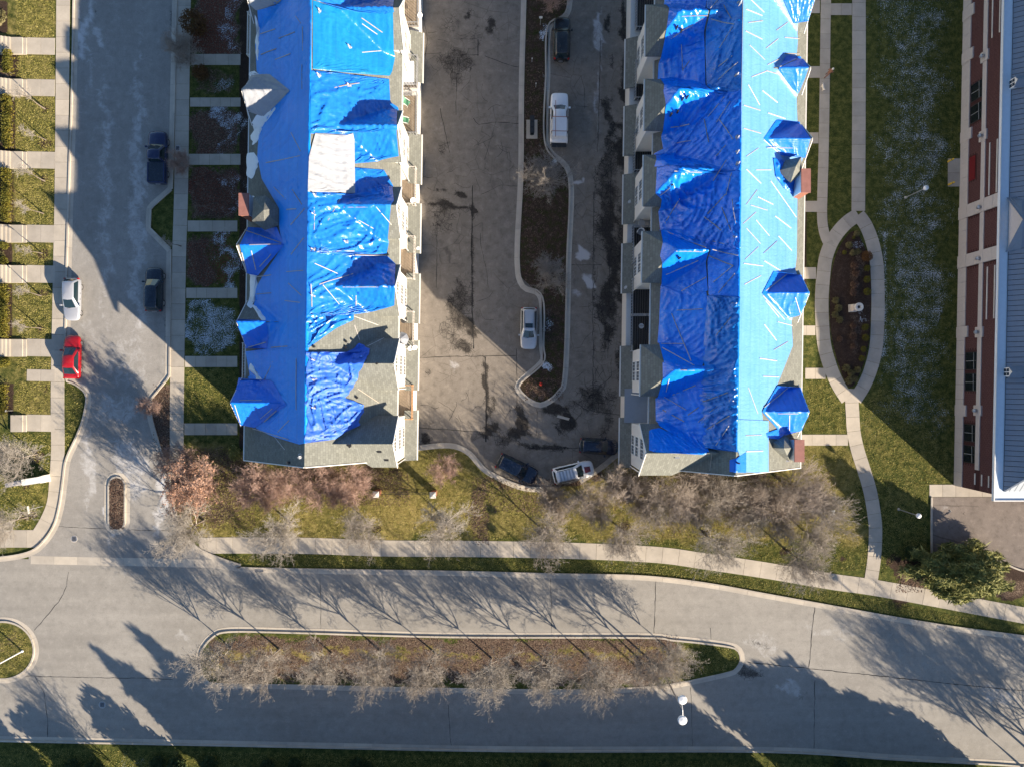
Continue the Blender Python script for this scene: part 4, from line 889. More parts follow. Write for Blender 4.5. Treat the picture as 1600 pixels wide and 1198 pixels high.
def batten(row, seg):
    xm, ym = (seg[0]+seg[2])/2, (seg[1]+seg[3])/2
    own = row.root; amp = 0; kind = 'smooth'; seed = 0; lift = 0.0
    for o, r, poly, lf, am, kd, sd in TARPS:
        if r is row and inside((xm, ym), poly): own, lift, amp, kind, seed = o, lf, am, kd, sd
    m = MB(); k = 2 if math.dist(seg[:2], seg[2:]) < 45 else 3; P = []
    for i in range(k+1):
        t = i/k; x, y, z = row.on(seg[0]+(seg[2]-seg[0])*t, seg[1]+(seg[3]-seg[1])*t, lift)
        P.append((x, y, z+0.02+max(0, (fold(x, y, amp, kind, seed) if amp else 0))+amp*0.25))
    wd = rng.uniform(.05, .08)
    for a, b in zip(P[:-1], P[1:]): m.bar(a, b, wd, 0.04)
    m.build('batten', rng.choice(['batten_wood', 'batten_wood', 'batten_old']), own)
for sg in BL: batten(L, sg)
for sg in BR: batten(Rr, sg)
# snow left lying on the bare eaves of the street side
for i, pts in enumerate([[(399,28),(403,34),(406,60),(403,100),(399,75)], [(418,168),(432,168),(410,202),(402,222),(395,225),(393,205)], [(388,240),(404,245),(402,262),(394,280),(386,270)], [(392,433),(402,430),(399,462),(393,482),(387,470)], [(391,307),(412,311),(414,318),(398,312)], [(388,567),(396,575),(410,592),(419,602),(419,610),(411,609),(398,590)], [(395,478),(405,482),(414,500),(408,500)], [(1035,668),(1045,667),(1064,676),(1060,679)], [(399,112),(402,118),(392,120),(390,114)]]):
    c = (sum(p[0] for p in pts)/len(pts), sum(p[1] for p in pts)/len(pts)); row = L if c[0] < 800 else Rr
    m = MB(); ring = []; q = catmull([row.on(*p)[:2] for p in pts], 4, True)
    n = len(q); cz = sum(row.z(*p) for p in q)/n; cc = (sum(p[0] for p in q)/n, sum(p[1] for p in q)/n)
    vs = []; fs = []
    for t, h in ((1.0, .06), (.8, .15), (.45, .19)):
        for x, y in q:
            q_ = 1+.55*NOISE(Vector((x*1.7, y*1.7, i))); x2 = cc[0]+(x-cc[0])*t*q_+rng.uniform(-.06,.06); y2 = cc[1]+(y-cc[1])*t*(.9+.1*q_)+rng.uniform(-.06,.06); vs.append((x2, y2, row.z(x2, y2)+h*.7+.07*NOISE(Vector((x2*3,y2*3,i)))))
    for a in range(2):
        for k in range(n): fs.append((a*n+k, a*n+(k+1)%n, (a+1)*n+(k+1)%n, (a+1)*n+k))
    vs.append((*cc, row.z(*cc)+.2)); fs += [(2*n+k, 2*n+(k+1)%n, 3*n) for k in range(n)]
    tag(link('roof_snow', mesh_from('roof_snow', vs, fs, 'snow', True)), kind='stuff')

# ================================================================== THE BRICK HALL ON THE RIGHT
SB = 0.02; XW = 49.62
def HB(u, y, z): return (XW+SB*y+u, y, z)
hall = thing('brick_hall', 'long dark red brick hall with pale stone bands and blue grey standing seam metal roof', 'building')
HS, HN, HE = -11.35, 48.0, 7.25                   # south wall, north end, eave height
def hbox(u0, u1, y0, y1, z0, z1, m=None):
    m = m or MB()
    vs = [HB(u,y,z) for z in (z0,z1) for u,y in ((u0,y0),(u1,y0),(u1,y1),(u0,y1))]
    return m.add(vs, [(3,2,1,0),(4,5,6,7),(0,1,5,4),(1,2,6,5),(2,3,7,6),(3,0,4,7)])
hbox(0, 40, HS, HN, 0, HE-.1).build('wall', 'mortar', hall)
# stone work
holes = []
wy = [ry(p, 2.55) for p in (142, 176, 564, 597, 676, 709)]
for y in wy: holes.append((y-.95, y+.95, 1.55, 3.45))
holes.append((ry(282, 2.0), ry(245, 2.0), 1.5, 2.7))
piers = [((599-335)/PPM, .68), ((599-411)/PPM, .68)]
def stone(u, y0, y1, z0, z1): hbox(-u, -.003, y0, y1, z0, z1).build('stone_block', 'pale_stone', hall)
yy = HS+.02
pl = sorted([(y-hw, y+hw) for y, hw in piers])
def spans(lo, hi, cuts):
    out = []; a = lo
    for c0, c1 in sorted(cuts):
        if c0 > a: out.append((a, c0))
        a = max(a, c1)
    if a < hi: out.append((a, hi))
    return out
for a, b in spans(HS, HN, pl):
    n = max(1, round((b-a)/1.6))
    for k in range(n): stone(.10, a+(b-a)*k/n+.012, a+(b-a)*(k+1)/n-.012, 0, 1.38)
for a, b in spans(HS+2.2, HN, pl): hbox(-.09, -.003, a, b, 3.5, 4.15).build('stone_band', 'pale_stone', hall)
for y, hw in piers:
    for k in range(5): stone(.2, y-hw, y+hw, k*1.42+.01, k*1.42+1.4)
hbox(-.1, -.003, HS, HN, 6.75, 7.1).build('stone_band', 'pale_stone', hall)
for p in (88, 212, 519, 641): y = ry(p, 3.8); stone(.16, y-.55, y+.55, 3.2, 4.4)
for p in (20, 88, 212, 519, 641): y = ry(p, .9); stone(.16, y-.6, y+.6, 0, 1.9)
for p in (88, 212, 324, 404, 519, 641):
    y = ry(p, 3.8); lp = MB().lathe([(.10,0),(.2,.05),(.22,.3),(.1,.42)], (0,0,0), 10); lp.bar((0,0,.2), (.35,0,.2), .07, .07)
    lp.build('wall_lamp', 'grey_metal', hall, HB(-.42, y, 3.6))
tr = [(ry(264,4.9), 2.75, (4.75, 5.9)), (ry(458,4.9), 2.75, (4.75, 5.9)), (ry(20,4.9), 2.6, (4.75, 5.9))]
for y, hw, zs in tr:
    for z in zs: hbox(-.07, -.003, y-hw, y+hw, z, z+.16).build('stone_strip', 'cap_stone', hall)
for z in (3.4, 4.5, 5.6): y = HS+1.2; hbox(-.07, -.003, y-.6, y+.6, z, z+.16).build('stone_strip', 'cap_stone', hall)
# brickwork: courses stand proud of the mortar
bm_ = MB(); BLn, BH = 0.42, 0.2
z = 1.42; row_i = 0
while z < 6.7:
    if not (3.35 < z < 4.2):
        y = HS+.02-(BLn/2 if row_i % 2 else 0)
        while y < 46:
            y0, y1 = max(y, HS), y+BLn-.03
            bad = any(a-.02 < y1 and y0 < b+.02 and c-.02 < z+BH and z < d for a, b, c, d in holes) or any(a < y1 and y0 < b for a, b in pl)
            if not bad:
                q = 0.016+rng.uniform(-.004,.006); b = len(bm_.v)
                bm_.v += [HB(-q,y0,z), HB(-q,y1,z), HB(-q,y1,z+BH-.03), HB(-q,y0,z+BH-.03), HB(0,y0,z), HB(0,y1,z), HB(0,y1,z+BH-.03), HB(0,y0,z+BH-.03)]
                bm_.f += [(b+3,b+2,b+1,b), (b,b+1,b+5,b+4), (b+2,b+3,b+7,b+6)]; bm_.mi += [0]*3
            y += BLn
    z += BH; row_i += 1
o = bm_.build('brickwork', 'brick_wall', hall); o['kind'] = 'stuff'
# windows, red shutter
fm = MB()
for a, b, c, d in ((-.95,.95,-.95,-.87),(-.95,.95,.87,.95),(-.95,-.87,-.87,.87),(.87,.95,-.87,.87),(-.87,.87,.42,.48),(-.03,.03,-.87,.42),(-.03,.03,.48,.87)): fm.box(-.05, .02, a, b, c, d)
fme = fm.mesh('window', 'dark_metal')
pn = MB().box(-.01, .01, -.42, .42, -.645, .645).mesh('pane', 'dark_pane'); pn2 = MB().box(-.01, .01, -.42, .42, -.195, .195).mesh('pane', 'dark_pane')
for y in wy:
    f = link('window', fme, hall, HB(-.02, y, 2.5)); MB().box(-.055, -.051, -.9, .9, .41, .49).build('mullion', 'grey_metal', f); MB().box(-.055, -.051, -.035, .035, -.87, .40).build('mullion', 'grey_metal', f)
    for k in (-.45, .45): link('pane', pn, f, (0, k, -.225)); link('pane', pn2, f, (0, k, .675))
dy0, dy1 = ry(282, 2.0), ry(245, 2.0)
dr = hbox(-.05, .02, dy0, dy1, 1.45, 2.5).build('red_shutter', 'red_door', hall)
for k in range(5): hbox(-.065, -.052, dy0+.05, dy1-.05, 1.5+k*.2, 1.66+k*.2).build('slat', 'red_door', dr)
# eaves, gutter, metal roof with standing seams
SL = 0.75; UE = -.62; UR = 26.0
def roofz(u): return HE+.12+(u-(UE+1.0))*SL
m = MB(); m.slab3([HB(UE,HS-.55,HE), HB(40,HS-.55,HE), HB(40,HS+.5,HE), HB(UE+1.05,HS+.5,HE), HB(UE+1.05,HN,HE), HB(UE,HN,HE)], .22); m.build('eave_gutter', 'gutter_blue_white', hall)
m = MB(); m.slab3([HB(UE,HS-.55,HE+.12), HB(40,HS-.55,HE+.12), HB(40,HS-.45,HE+.12), HB(UE+.1,HS-.45,HE+.12), HB(UE+.1,HN,HE+.12), HB(UE,HN,HE+.12)], .118); m.build('fascia_lip', 'trim_white', hall)
u0 = UE+1.0; y0 = HS-.55+1.0
w_slope = [HB(u0,y0,roofz(u0)), HB(UR,y0+(UR-u0),roofz(UR)), HB(UR,HN,roofz(UR)), HB(u0,HN,roofz(u0))]
s_slope = [HB(u0,y0,roofz(u0)), HB(UR+14,y0,roofz(u0)), HB(UR+14,y0+(UR-u0),roofz(UR)), HB(UR,y0+(UR-u0),roofz(UR))]
MB().slab3([(p[0], p[1], p[2]-.05) for p in w_slope], .06).build('roof', 'dark_metal', hall); MB().slab3([(p[0], p[1], p[2]-.05) for p in s_slope], .06).build('roof', 'dark_metal', hall)  # dark underlay stands in for the shadow lines between roof panels
PW = 0.52; y = y0+.02; k = 0
while y < HN-1:
    a_ = min(9.0, u0+(y-y0)); b_ = min(9.0, u0+(y+PW-.055-y0)); j = .004*(k % 3)
    ps = [HB(u0,y,roofz(u0)+j), HB(max(a_,u0+.02),y,roofz(max(a_,u0+.02))+j), HB(b_,y+PW-.055,roofz(b_)+j), HB(u0,y+PW-.055,roofz(u0)+j)]
    MB().slab3(ps, .035).build('roof_panel', 'roof_metal', hall); y += PW; k += 1
x = u0+.02
while x < 12:
    zz = lambda yy: roofz(u0)+(yy-y0)*SL
    ps = [HB(x,y0,roofz(u0)), HB(x+PW-.055,y0,roofz(u0)), HB(x+PW-.055,y0+(x+PW-.055-u0),roofz(x+PW-.055)), HB(x,y0+max(.01,x-u0),roofz(max(x,u0)))]
    MB().slab3(ps, .035).build('roof_panel', 'roof_metal', hall); x += PW
MB().bar(HB(u0,y0,roofz(u0)+.03), HB(12,y0+12-u0,roofz(12)+.03), .16, .05).build('hip_cap', 'roof_metal', hall)
# cross gable over the porch bay, two small dormers
gy = ry(347, 8.6); hw = 2.75; zg = roofz(u0)+2.3
for sg in (-1, 1):
    pts = [HB(UE+.75,gy,zg), HB(UE+.75,gy+sg*hw,roofz(u0)-.05), HB(u0+.9,gy+sg*hw,roofz(u0+.9)-.25), HB(u0+(zg-roofz(u0))/SL,gy,zg)]
    MB().slab3(pts if sg < 0 else pts[::-1], .07).build('gable_roof', 'roof_metal', hall)
    sm_ = MB()
    for k in range(1, 6):
        t = k/6; a = Vector(pts[0]).lerp(Vector(pts[3]), t)+Vector((0,0,.04)); b_ = Vector(pts[1]).lerp(Vector(pts[2]), t)+Vector((0,0,.04)); sm_.bar(a, b_, .05, .06)
    o = sm_.build('standing_seam', 'roof_metal', hall); o['kind'] = 'stuff'
MB().add([HB(UE+.95,gy-hw+.2,HE+.1), HB(UE+.95,gy+hw-.2,HE+.1), HB(UE+.95,gy,zg-.1), HB(UE+1.6,gy-hw+.2,HE+.1), HB(UE+1.6,gy+hw-.2,HE+.1), HB(UE+1.6,gy,zg-.1)], [(2,1,0),(3,4,5),(0,1,4,3),(1,2,5,4),(2,0,3,5)]).build('gable_wall', 'pale_stone', hall)
for px_, py_ in ((1588, 581), (1597, 122)):
    X, Y, Z = G(px_, py_, 8.9); zb = roofz(X-XW-SB*Y)
    dm = MB().box(-.1, 2.4, -.45, .45, -.3, .95).build('dormer', 'trim_white', hall, (X, Y, zb-.1))
    for sg in (-1, 1): MB().slab3([(-.25,0,1.5), (-.25,sg*.62,.9), (2.6,sg*.62,.9), (3.6,0,1.5)][::-sg], .06).build('dormer_roof', 'roof_metal', dm)
    MB().add([(-.1,-.45,.951),(-.1,.45,.951),(-.1,0,1.4),(.2,-.45,.951),(.2,.45,.951),(.2,0,1.4)], [(2,1,0),(3,4,5),(1,2,5,4),(2,0,3,5)]).build('dormer_gable', 'trim_white', dm)
    for a in (-.2, .2):
        for c in (.25, .65): MB().box(-.13, -.103, a-.15, a+.15, c-.16, c+.16).build('pane', 'dark_pane', dm)

# ================================================================== VEHICLES
def car(label, cat, kind, px, py, rz, Lc, Wc, Hc, col, extras=()):
    root = thing(kind, label, cat, G(px, py), rz)
    P = 'paint_'+col; hl, hw = Lc/2, Wc/2
    truck = kind == 'pickup_truck'; suv = kind in ('parked_suv', 'pickup_truck')
    zb = .26 if not suv else .34
    belt = Hc*(.60 if not suv else .60)
    nose = belt*(.78 if not suv else .86)
    if kind == 'parked_suv': st = [(-.5,.66,.84),(-.493,.83,.95),(-.475,.93,.99),(-.44,.985,1.0),(-.2,1,1.0),(.1,1,.99),(.2,1,.985),(.3,.99,.965),(.40,.955,.925),(.445,.89,.88),(.475,.78,.83),(.492,.60,.77),(.5,.36,.70)]
    elif truck: st = [(-.5,.93,.98),(-.496,.975,1.0),(-.46,1,1.0),(-.2,1,1.0),(.1,1,1.0),(.2,1,1.0),(.3,.995,.985),(.42,.96,.95),(.46,.91,.91),(.482,.82,.86),(.495,.64,.80),(.5,.4,.74)]
    else: st = [(-.5,.70,.80),(-.488,.86,.93),(-.45,.955,.985),(-.3,1,1.0),(0,1,.97),(.18,1,.965),(.28,.99,.93),(.39,.94,.855),(.44,.86,.79),(.473,.73,.73),(.492,.54,.67),(.5,.32,.6)]
    cab = {'parked_suv': (-.475,-.43,.065,.225), 'pickup_truck': (-.10,-.075,.105,.235), 'parked_car': (-.40,-.25,.025,.205)}[kind]
    if 'hatch' in extras: cab = (-.475,-.40,.02,.205)
    V = []; F = []; nc = 9
    for t, wf, zf in st:
        w_ = hw*wf; zt = belt*zf; x = t*Lc
        for yy_, zz_ in ((-w_*.93,zb),(-w_,zb+.18),(-w_*1.0,zt*.72),(-w_*.955,zt*.93),(-w_*.78,zt),(0,zt*1.025),(w_*.78,zt),(w_*.955,zt*.93),(w_*1.0,zt*.72),(w_,zb+.18),(w_*.93,zb)): V.append((x,yy_,zz_))
    nc = 11
    for i in range(len(st)-1):
        for k in range(nc-1): F.append((i*nc+k, (i+1)*nc+k, (i+1)*nc+k+1, i*nc+k+1))
        F.append((i*nc, i*nc+nc-1, (i+1)*nc+nc-1, (i+1)*nc))
    F.append(tuple(range(nc))); F.append(tuple(reversed(range((len(st)-1)*nc, len(st)*nc))))
    body = link('body', mesh_from('body', V, F, P, True), root)
    # greenhouse
    rb, rt_, ft, fb = [c*Lc for c in cab]; zr = Hc; wb, wt = hw*.90, hw*.70; zbl = belt*.97
    def ring(z, x0, x1, w_, r=.12): return [(x0,-w_*.86,z),(x0+r,-w_,z),(x1-r*1.6,-w_,z),(x1,-w_*.80,z),(x1+.05,0,z),(x1,w_*.80,z),(x1-r*1.6,w_,z),(x0+r,w_,z),(x0,w_*.86,z),(x0-.03,0,z)]
    r0 = ring(zbl, rb, fb, wb); r1 = ring(zr-.07, rt_, ft, wt); r2 = ring(zr, rt_+.12, ft-.14, wt*.86)
    n = 10; gv = r0+r1+r2; gf = [(i,(i+1)%n,n+(i+1)%n,n+i) for i in range(n)]+[(n+i,n+(i+1)%n,2*n+(i+1)%n,2*n+i) for i in range(n)]
    c = (sum(p[0] for p in r2)/n, 0, zr+.035); gv.append(c); gf += [(2*n+i, 2*n+(i+1)%n, 3*n) for i in range(n)]
    link('cabin', mesh_from('cabin', gv, gf, P, True), body)
    def pane(name, ids, ins=.07, out=.012, mat='car_glass'):
        q = [Vector(gv[i]) for i in ids]; c = sum(q, Vector())/len(q)
        nrm = (q[1]-q[0]).cross(q[2]-q[1]).normalized()
        if nrm.dot(c-Vector((c.x*.7, 0, .6))) < 0: nrm = -nrm
        s_ = [p.lerp(c, ins)+nrm*out for p in q]
        k = len(q); link(name, mesh_from(name, s_+[p-nrm*.03 for p in s_], [tuple(range(k)), tuple(reversed(range(k,2*k)))]+[(i,k+i,k+(i+1)%k,(i+1)%k) for i in range(k)], mat), root)
    pane('windshield', (3,4,5,15,14,13), .06, .03); 
    if 'topper' not in extras: pane('rear_window', (8,9,0,10,19,18), .08, .03)
    pane('side_window', (1,2,12,11), .08, .02); pane('side_window', (6,7,17,16), .08, .02)
    # wheels, lamps, mirrors
    rw = .33 if not suv else .39
    if 'wheel' not in WH or WH.get(rw) is None:
        WH[rw] = (MB().lathe([(rw*.62,-.11),(rw*.93,-.115),(rw,-.07),(rw,.07),(rw*.93,.115),(rw*.62,.11)], n=20).mesh('tyre', 'tyre', True), MB().lathe([(rw*.3,-.135),(rw*.64,-.125),(rw*.64,.125),(rw*.3,.135)], n=14).mesh('rim', 'alloy'))
    for x in (-.30*Lc, .315*Lc):
        for sg in (-1, 1):
            wv = link('wheel', WH[rw][0], root, (x, sg*(hw-.15), rw), (R(90), 0, 0)); link('rim', WH[rw][1], wv)
    for sg in (-1, 1):
        MB().slab3([(hl*.78,sg*hw*.86,nose*.99),(hl*.90,sg*hw*.74,nose*.90),(hl*.93,sg*hw*.52,nose*.90),(hl*.86,sg*hw*.60,nose*1.01)][::sg], .12).build('headlight', 'lamp_clear', root, rot=(0,0,0))
        MB().box(-hl*.985-.02, -hl*.93, sg*hw*.80-.1, sg*hw*.80+.1, belt*.75, belt*.95).build('tail_light', 'lamp_red', root)
        mm = MB(); xm = fb-.28; mm.box(xm-.08, xm+.09, sg*(hw+.11)-.11, sg*(hw+.11)+.11, zbl-.02, zbl+.15); mm.build('mirror', P, root)
        for xd in ((rb+fb)/2-.1, (rb+fb)/2+.55): MB().box(xd, xd+.16, sg*(hw+.012)-.012, sg*(hw+.012)+.012, belt*.72, belt*.75).build('handle', 'dark_metal', root)
    MB().box(-.006, .006, -.26, .26, -.06, .06).build('number_plate', 'trim_white', root, (-hl-.008, 0, belt*.55))
    MB().bar((fb+.07,-.35,zbl+.045), (fb-.02,.25,zbl+.06), .03, .02).build('wiper', 'dark_metal', root)
    if truck:
        if 'topper' in extras:
            t0, t1 = -hl+.28, rb+.22; q = MB()
            a = [(t0,-hw*.92,belt),(t1,-hw*.92,belt),(t1,hw*.92,belt),(t0,hw*.92,belt)]; b_ = [(t0+.1,-hw*.78,Hc+.02),(t1,-hw*.78,Hc+.02),(t1,hw*.78,Hc+.02),(t0+.1,hw*.78,Hc+.02)]
            q.add(a+b_, [(0,1,5,4),(1,2,6,5),(2,3,7,6),(3,0,4,7),(4,5,6,7)]); q.build('topper', P, root)
            for x in (t0+.55, t0+2.1): MB().bar((x,-hw*.9,Hc+.28), (x,hw*.9,Hc+.28), .06, .05).build('rack_bar', 'cap_red', root)
            for x in (t0+.55, t0+2.1):
                for sg in (-1,1): MB().bar((x,sg*hw*.88,belt), (x,sg*hw*.88,Hc+.27), .05, .05).build('rack_post', 'dark_metal', root)
            MB().bar((t0-.1,hw*.45,Hc+.34), (t1+1.7,hw*.5,Hc+.34), .06, .05).build('rack_rail', 'cap_red', root)
            MB().slab3([(t0-.02,-hw*.86,belt*.72),(t0-.02,hw*.86,belt*.72),(t0-.75,hw*.86,belt*.70),(t0-.75,-hw*.86,belt*.70)], .07).build('tailgate', 'dark_metal', root)
        else:
            t0, t1 = -hl+.16, rb-.08
            MB().box(t0, t1, -hw*.80, hw*.80, belt+.005, belt+.05).build('bed_cover', 'paint_midnight' if col != 'white' else 'dark_metal', root)
            for sg in (-1,1): MB().box(t0-.05, t1+.03, sg*hw*.88-.07, sg*hw*.88+.07, belt-.1, belt+.07).build('bed_rail', P, root)
            MB().box(t0-.12, t0-.045, -hw*.9, hw*.9, belt-.2, belt+.06).build('tailgate', P, root)
    if 'sunroof' in extras: MB().box(-.02*Lc-.38, -.02*Lc+.12, -.42, .42, Hc+.012, Hc+.05).build('sunroof', 'car_glass', root)
    if 'rails' in extras:
        for sg in (-1,1): MB().bar((rt_+.2,sg*wt*.88,Hc+.07), (ft-.25,sg*wt*.88,Hc+.07), .05, .05).build('roof_rail', 'dark_metal', root)
    if 'slats' in extras:
        for k in range(5): MB().bar((rt_+.45+k*.36,-wt*.78,Hc+.06), (rt_+.45+k*.36,wt*.78,Hc+.06), .16, .03).build('roof_slat', 'alloy', root)
    if 'hood_patch' in extras:
        MB().slab3([(.27*Lc,-.36,belt*1.035),(.41*Lc,-.28,belt*.975),(.41*Lc,.28,belt*.975),(.27*Lc,.36,belt*1.035)], .05).build('hood_panel', 'paint_maroon', root)
    if 'spare' in extras:
        s_ = link('spare_wheel', WH[rw][0], root, (-hl-.11, .1, belt*.8), (0, R(90), 0)); link('rim', WH[rw][1], s_)
    if 'spots' in extras:
        for sg in (-1,1): MB().lathe([(.06,0),(.06,.04)], (-.30*Lc, sg*.42, Hc-.035), 8).build('roof_mount', 'dark_metal', root)
    return root
WH = {}
UP, DN = R(90-.9), R(-90-.9)
car('navy pickup truck with covered bed parked across from the top terrace walk', 'pickup truck', 'pickup_truck', 252, 250, UP, 5.75, 2.0, 1.88, 'navy')
car('dark midnight blue hatchback in deep shade beside the kerb bulge', 'car', 'parked_suv', 246, 454, UP, 4.85, 1.9, 1.68, 'midnight')
car('silver hatchback parked in front of the red car on the sunny kerb', 'car', 'parked_car', 118, 469, DN, 4.7, 1.82, 1.5, 'silver', ('hatch','spots'))
car('bright red sedan parked behind the silver car', 'car', 'parked_car', 118, 558, UP, 4.8, 1.85, 1.45, 'red')
car('black boxy off-roader with a spare wheel on its back door', 'car', 'parked_suv', 877, 66, UP, 4.7, 1.9, 1.85, 'black', ('spare',))
car('white pickup truck with a white topper and red ladder rack', 'pickup truck', 'pickup_truck', 873, 189, UP, 5.5, 1.98, 1.9, 'white', ('topper',))
car('pewter grey crossover with sunroof parked at the island bay', 'car', 'parked_suv', 826, 514, DN, 4.6, 1.85, 1.62, 'pewter', ('sunroof','rails'))
car('very dark blue crossover parked at an angle along the curved kerb', 'car', 'parked_suv', 808, 731, R(-26), 4.7, 1.9, 1.66, 'deepblue')
car('white sport utility with a dark red hood panel and slatted roof', 'car', 'parked_suv', 895, 736, R(13), 4.6, 1.9, 1.72, 'white', ('hood_patch','slats','rails'))
car('black car squeezed against the right terrace behind the white sport utility', 'car', 'parked_suv', 934, 696, R(-4), 4.2, 1.78, 1.75, 'deepblue', ('rails',))

# ================================================================== TREES AND SHRUBS
class Twigs:
    def __init__(s): s.a = []; s.b = []; s.ra = []; s.rb = []
    def seg(s, a, b, ra, rb): s.a.append(tuple(a)); s.b.append(tuple(b)); s.ra.append(ra); s.rb.append(rb)
    def mesh(s, name, mat, n=3):
        A = np.array(s.a); B = np.array(s.b); ra = np.array(s.ra)[:,None]; rb = np.array(s.rb)[:,None]
        d = B-A; d /= np.maximum(1e-6, np.linalg.norm(d, axis=1))[:,None]
        h = np.where(np.abs(d[:,2:3]) < .9, np.array([[0,0,1.0]]), np.array([[1.0,0,0]]))
        u = np.cross(d, h); u /= np.linalg.norm(u, axis=1)[:,None]; v = np.cross(d, u)
        V = np.zeros((len(A), 2*n, 3))
        for k in range(n):
            t = 2*math.pi*k/n; o = u*math.cos(t)+v*math.sin(t); V[:,k] = A+o*ra; V[:,n+k] = B+o*rb
        F = np.array([[k,(k+1)%n,n+(k+1)%n,n+k] for k in range(n)]); base = (np.arange(len(A))*2*n)[:,None,None]
        FF = (F[None]+base).reshape(-1,4)
        return np_mesh(name, V.reshape(-1,3), FF, mat)
def np_mesh(name, V, F, mat, smooth=False):
    me = bpy.data.meshes.new(name); k = F.shape[1]
    me.vertices.add(len(V)); me.vertices.foreach_set('co', V.astype(np.float32).ravel())
    me.loops.add(F.size); me.loops.foreach_set('vertex_index', F.astype(np.int32).ravel())
    me.polygons.add(len(F)); me.polygons.foreach_set('loop_start', (np.arange(len(F))*k).astype(np.int32))
    me.update(calc_edges=True); me.validate(); me.materials.append(M[mat]); return me
def rvec(g): return Vector((g.gauss(0,1), g.gauss(0,1), g.gauss(0,1))).normalized()
def leaves_mesh(name, pts, mat, size, seed, aspect=1.6, up=0.3):
    g = np.random.RandomState(seed); P = np.array(pts); n = len(P)
    nrm = g.normal(size=(n,3)); nrm[:,2] += up*2; nrm /= np.linalg.norm(nrm, axis=1)[:,None]
    t = g.normal(size=(n,3)); u = np.cross(nrm, t); u /= np.linalg.norm(u, axis=1)[:,None]; v = np.cross(nrm, u)
    s_ = (size*(0.6+0.8*g.rand(n)))[:,None]
    V = np.stack([P-u*s_*aspect*.5, P+v*s_*.5*.6, P+u*s_*aspect*.5, P-v*s_*.5*.6], 1).reshape(-1,3)
    return np_mesh(name, V, np.arange(n*4).reshape(-1,4), mat)
def grow(tw, g, p, d, length, r, nseg, curve_up, wander):
    P = [Vector(p)]; d = Vector(d).normalized()
    for i in range(nseg):
        d = (d+rvec(g)*wander+Vector((0,0,curve_up))).normalized(); q = P[-1]+d*length/nseg
        tw.seg(P[-1], q, r*(1-.75*i/nseg), r*(1-.75*(i+1)/nseg)); P.append(q)
    return P
def bare_tree(seed, h, spread, mat, leaf=None, stems=1, density=1.0, base_split=.28, fine=.0098, upright=.5, keep=1.0):
    """returns trunk mesh, crown mesh, leaves mesh or None"""
    g = random.Random(seed); tr = Twigs(); cr_ = Twigs(); tips = []
    starts = []
    for k in range(stems):
        a = 2*math.pi*k/stems+g.uniform(-.4,.4)
        lean = 0.05 if stems == 1 else g.uniform(.25,.55)
        d0 = Vector((math.cos(a)*lean, math.sin(a)*lean, 1))
        P = grow(tr, g, (0,0,-.15) if stems == 1 else (math.cos(a)*.12, math.sin(a)*.12, -.1), d0, h*(base_split if stems == 1 else .15)+.15, (.022*h) if stems == 1 else .011*h, 4, .05, .06)
        top = grow(tr, g, P[-1], (P[-1]-P[-2]), h*(.42 if stems == 1 else .5), .014*h if stems == 1 else .007*h, 6, .1, .14)
        nl = max(3, int((9 if stems == 1 else 4)*density))
        for j in range(nl):
            t = j/nl; idx = min(len(top)-1, int(t*len(top))); az = j*2.4+g.uniform(-.4,.4)+k
            el = math.radians(g.uniform(22,50)+25*t); b = Vector((math.cos(az)*math.cos(el), math.sin(az)*math.cos(el), math.sin(el)*upright*2))
            starts.append((top[idx], b, spread*g.uniform(.75,1.1)*(1-.35*t)))
    for p, d, ln in starts:
        limb = grow(cr_, g, p, d, ln, .0085*h, 5, .12, .16)
        for i in range(1, len(limb)):
            for _ in range(2 if g.random() < .8*density else 3):
                bd = ((limb[i]-limb[i-1]).normalized()+rvec(g)*.85+Vector((0,0,.15))).normalized()
                br_ = grow(cr_, g, limb[i], bd, ln*g.uniform(.35,.6), .004*h, 3, .1, .22)
                for k in range(1, len(br_)):
                    for _ in range(2):
                        if g.random() > keep: continue
                        td = ((br_[k]-br_[k-1]).normalized()+rvec(g)*.8+Vector((0,0,.12))).normalized()
                        t_ = grow(cr_, g, br_[k], td, g.uniform(.5,1.0)*h/6.5, .011, 2, .08, .2)
                        for q in t_[1:]:
                            for _ in range(2):
                                fd = ((t_[-1]-t_[0]).normalized()+rvec(g)*.8).normalized(); e = q+fd*g.uniform(.2,.45)*h/6.5
                                cr_.seg(q, e, fine, fine*.6); tips.append(e)
                                for _f in range(2): cr_.seg(q.lerp(e, .3+.4*_f), q.lerp(e, .3+.4*_f)+(fd+rvec(g)*.8).normalized()*g.uniform(.15,.35)*h/6.5, fine*.7, fine*.45)
                                if g.random() < .5: tips.append(q.lerp(e,.5))
    lm = None
    if leaf:
        fm_, fr, fs_ = leaf; pts = [tuple(t+rvec(g)*.08) for t in tips if g.random() < fr]; lm = leaves_mesh('leaves', pts, fm_, fs_, seed)
    return tr.mesh('trunk', 'bark', 6), cr_.mesh('crown', mat), lm
def tree_proto(name, *a, **k):
    t, c, l = bare_tree(*a, **k)
    r = bpy.data.objects.new(name, None); link('trunk', t, r); link('crown', c, r)
    if l is not None: link('leaves', l, r)
    return r
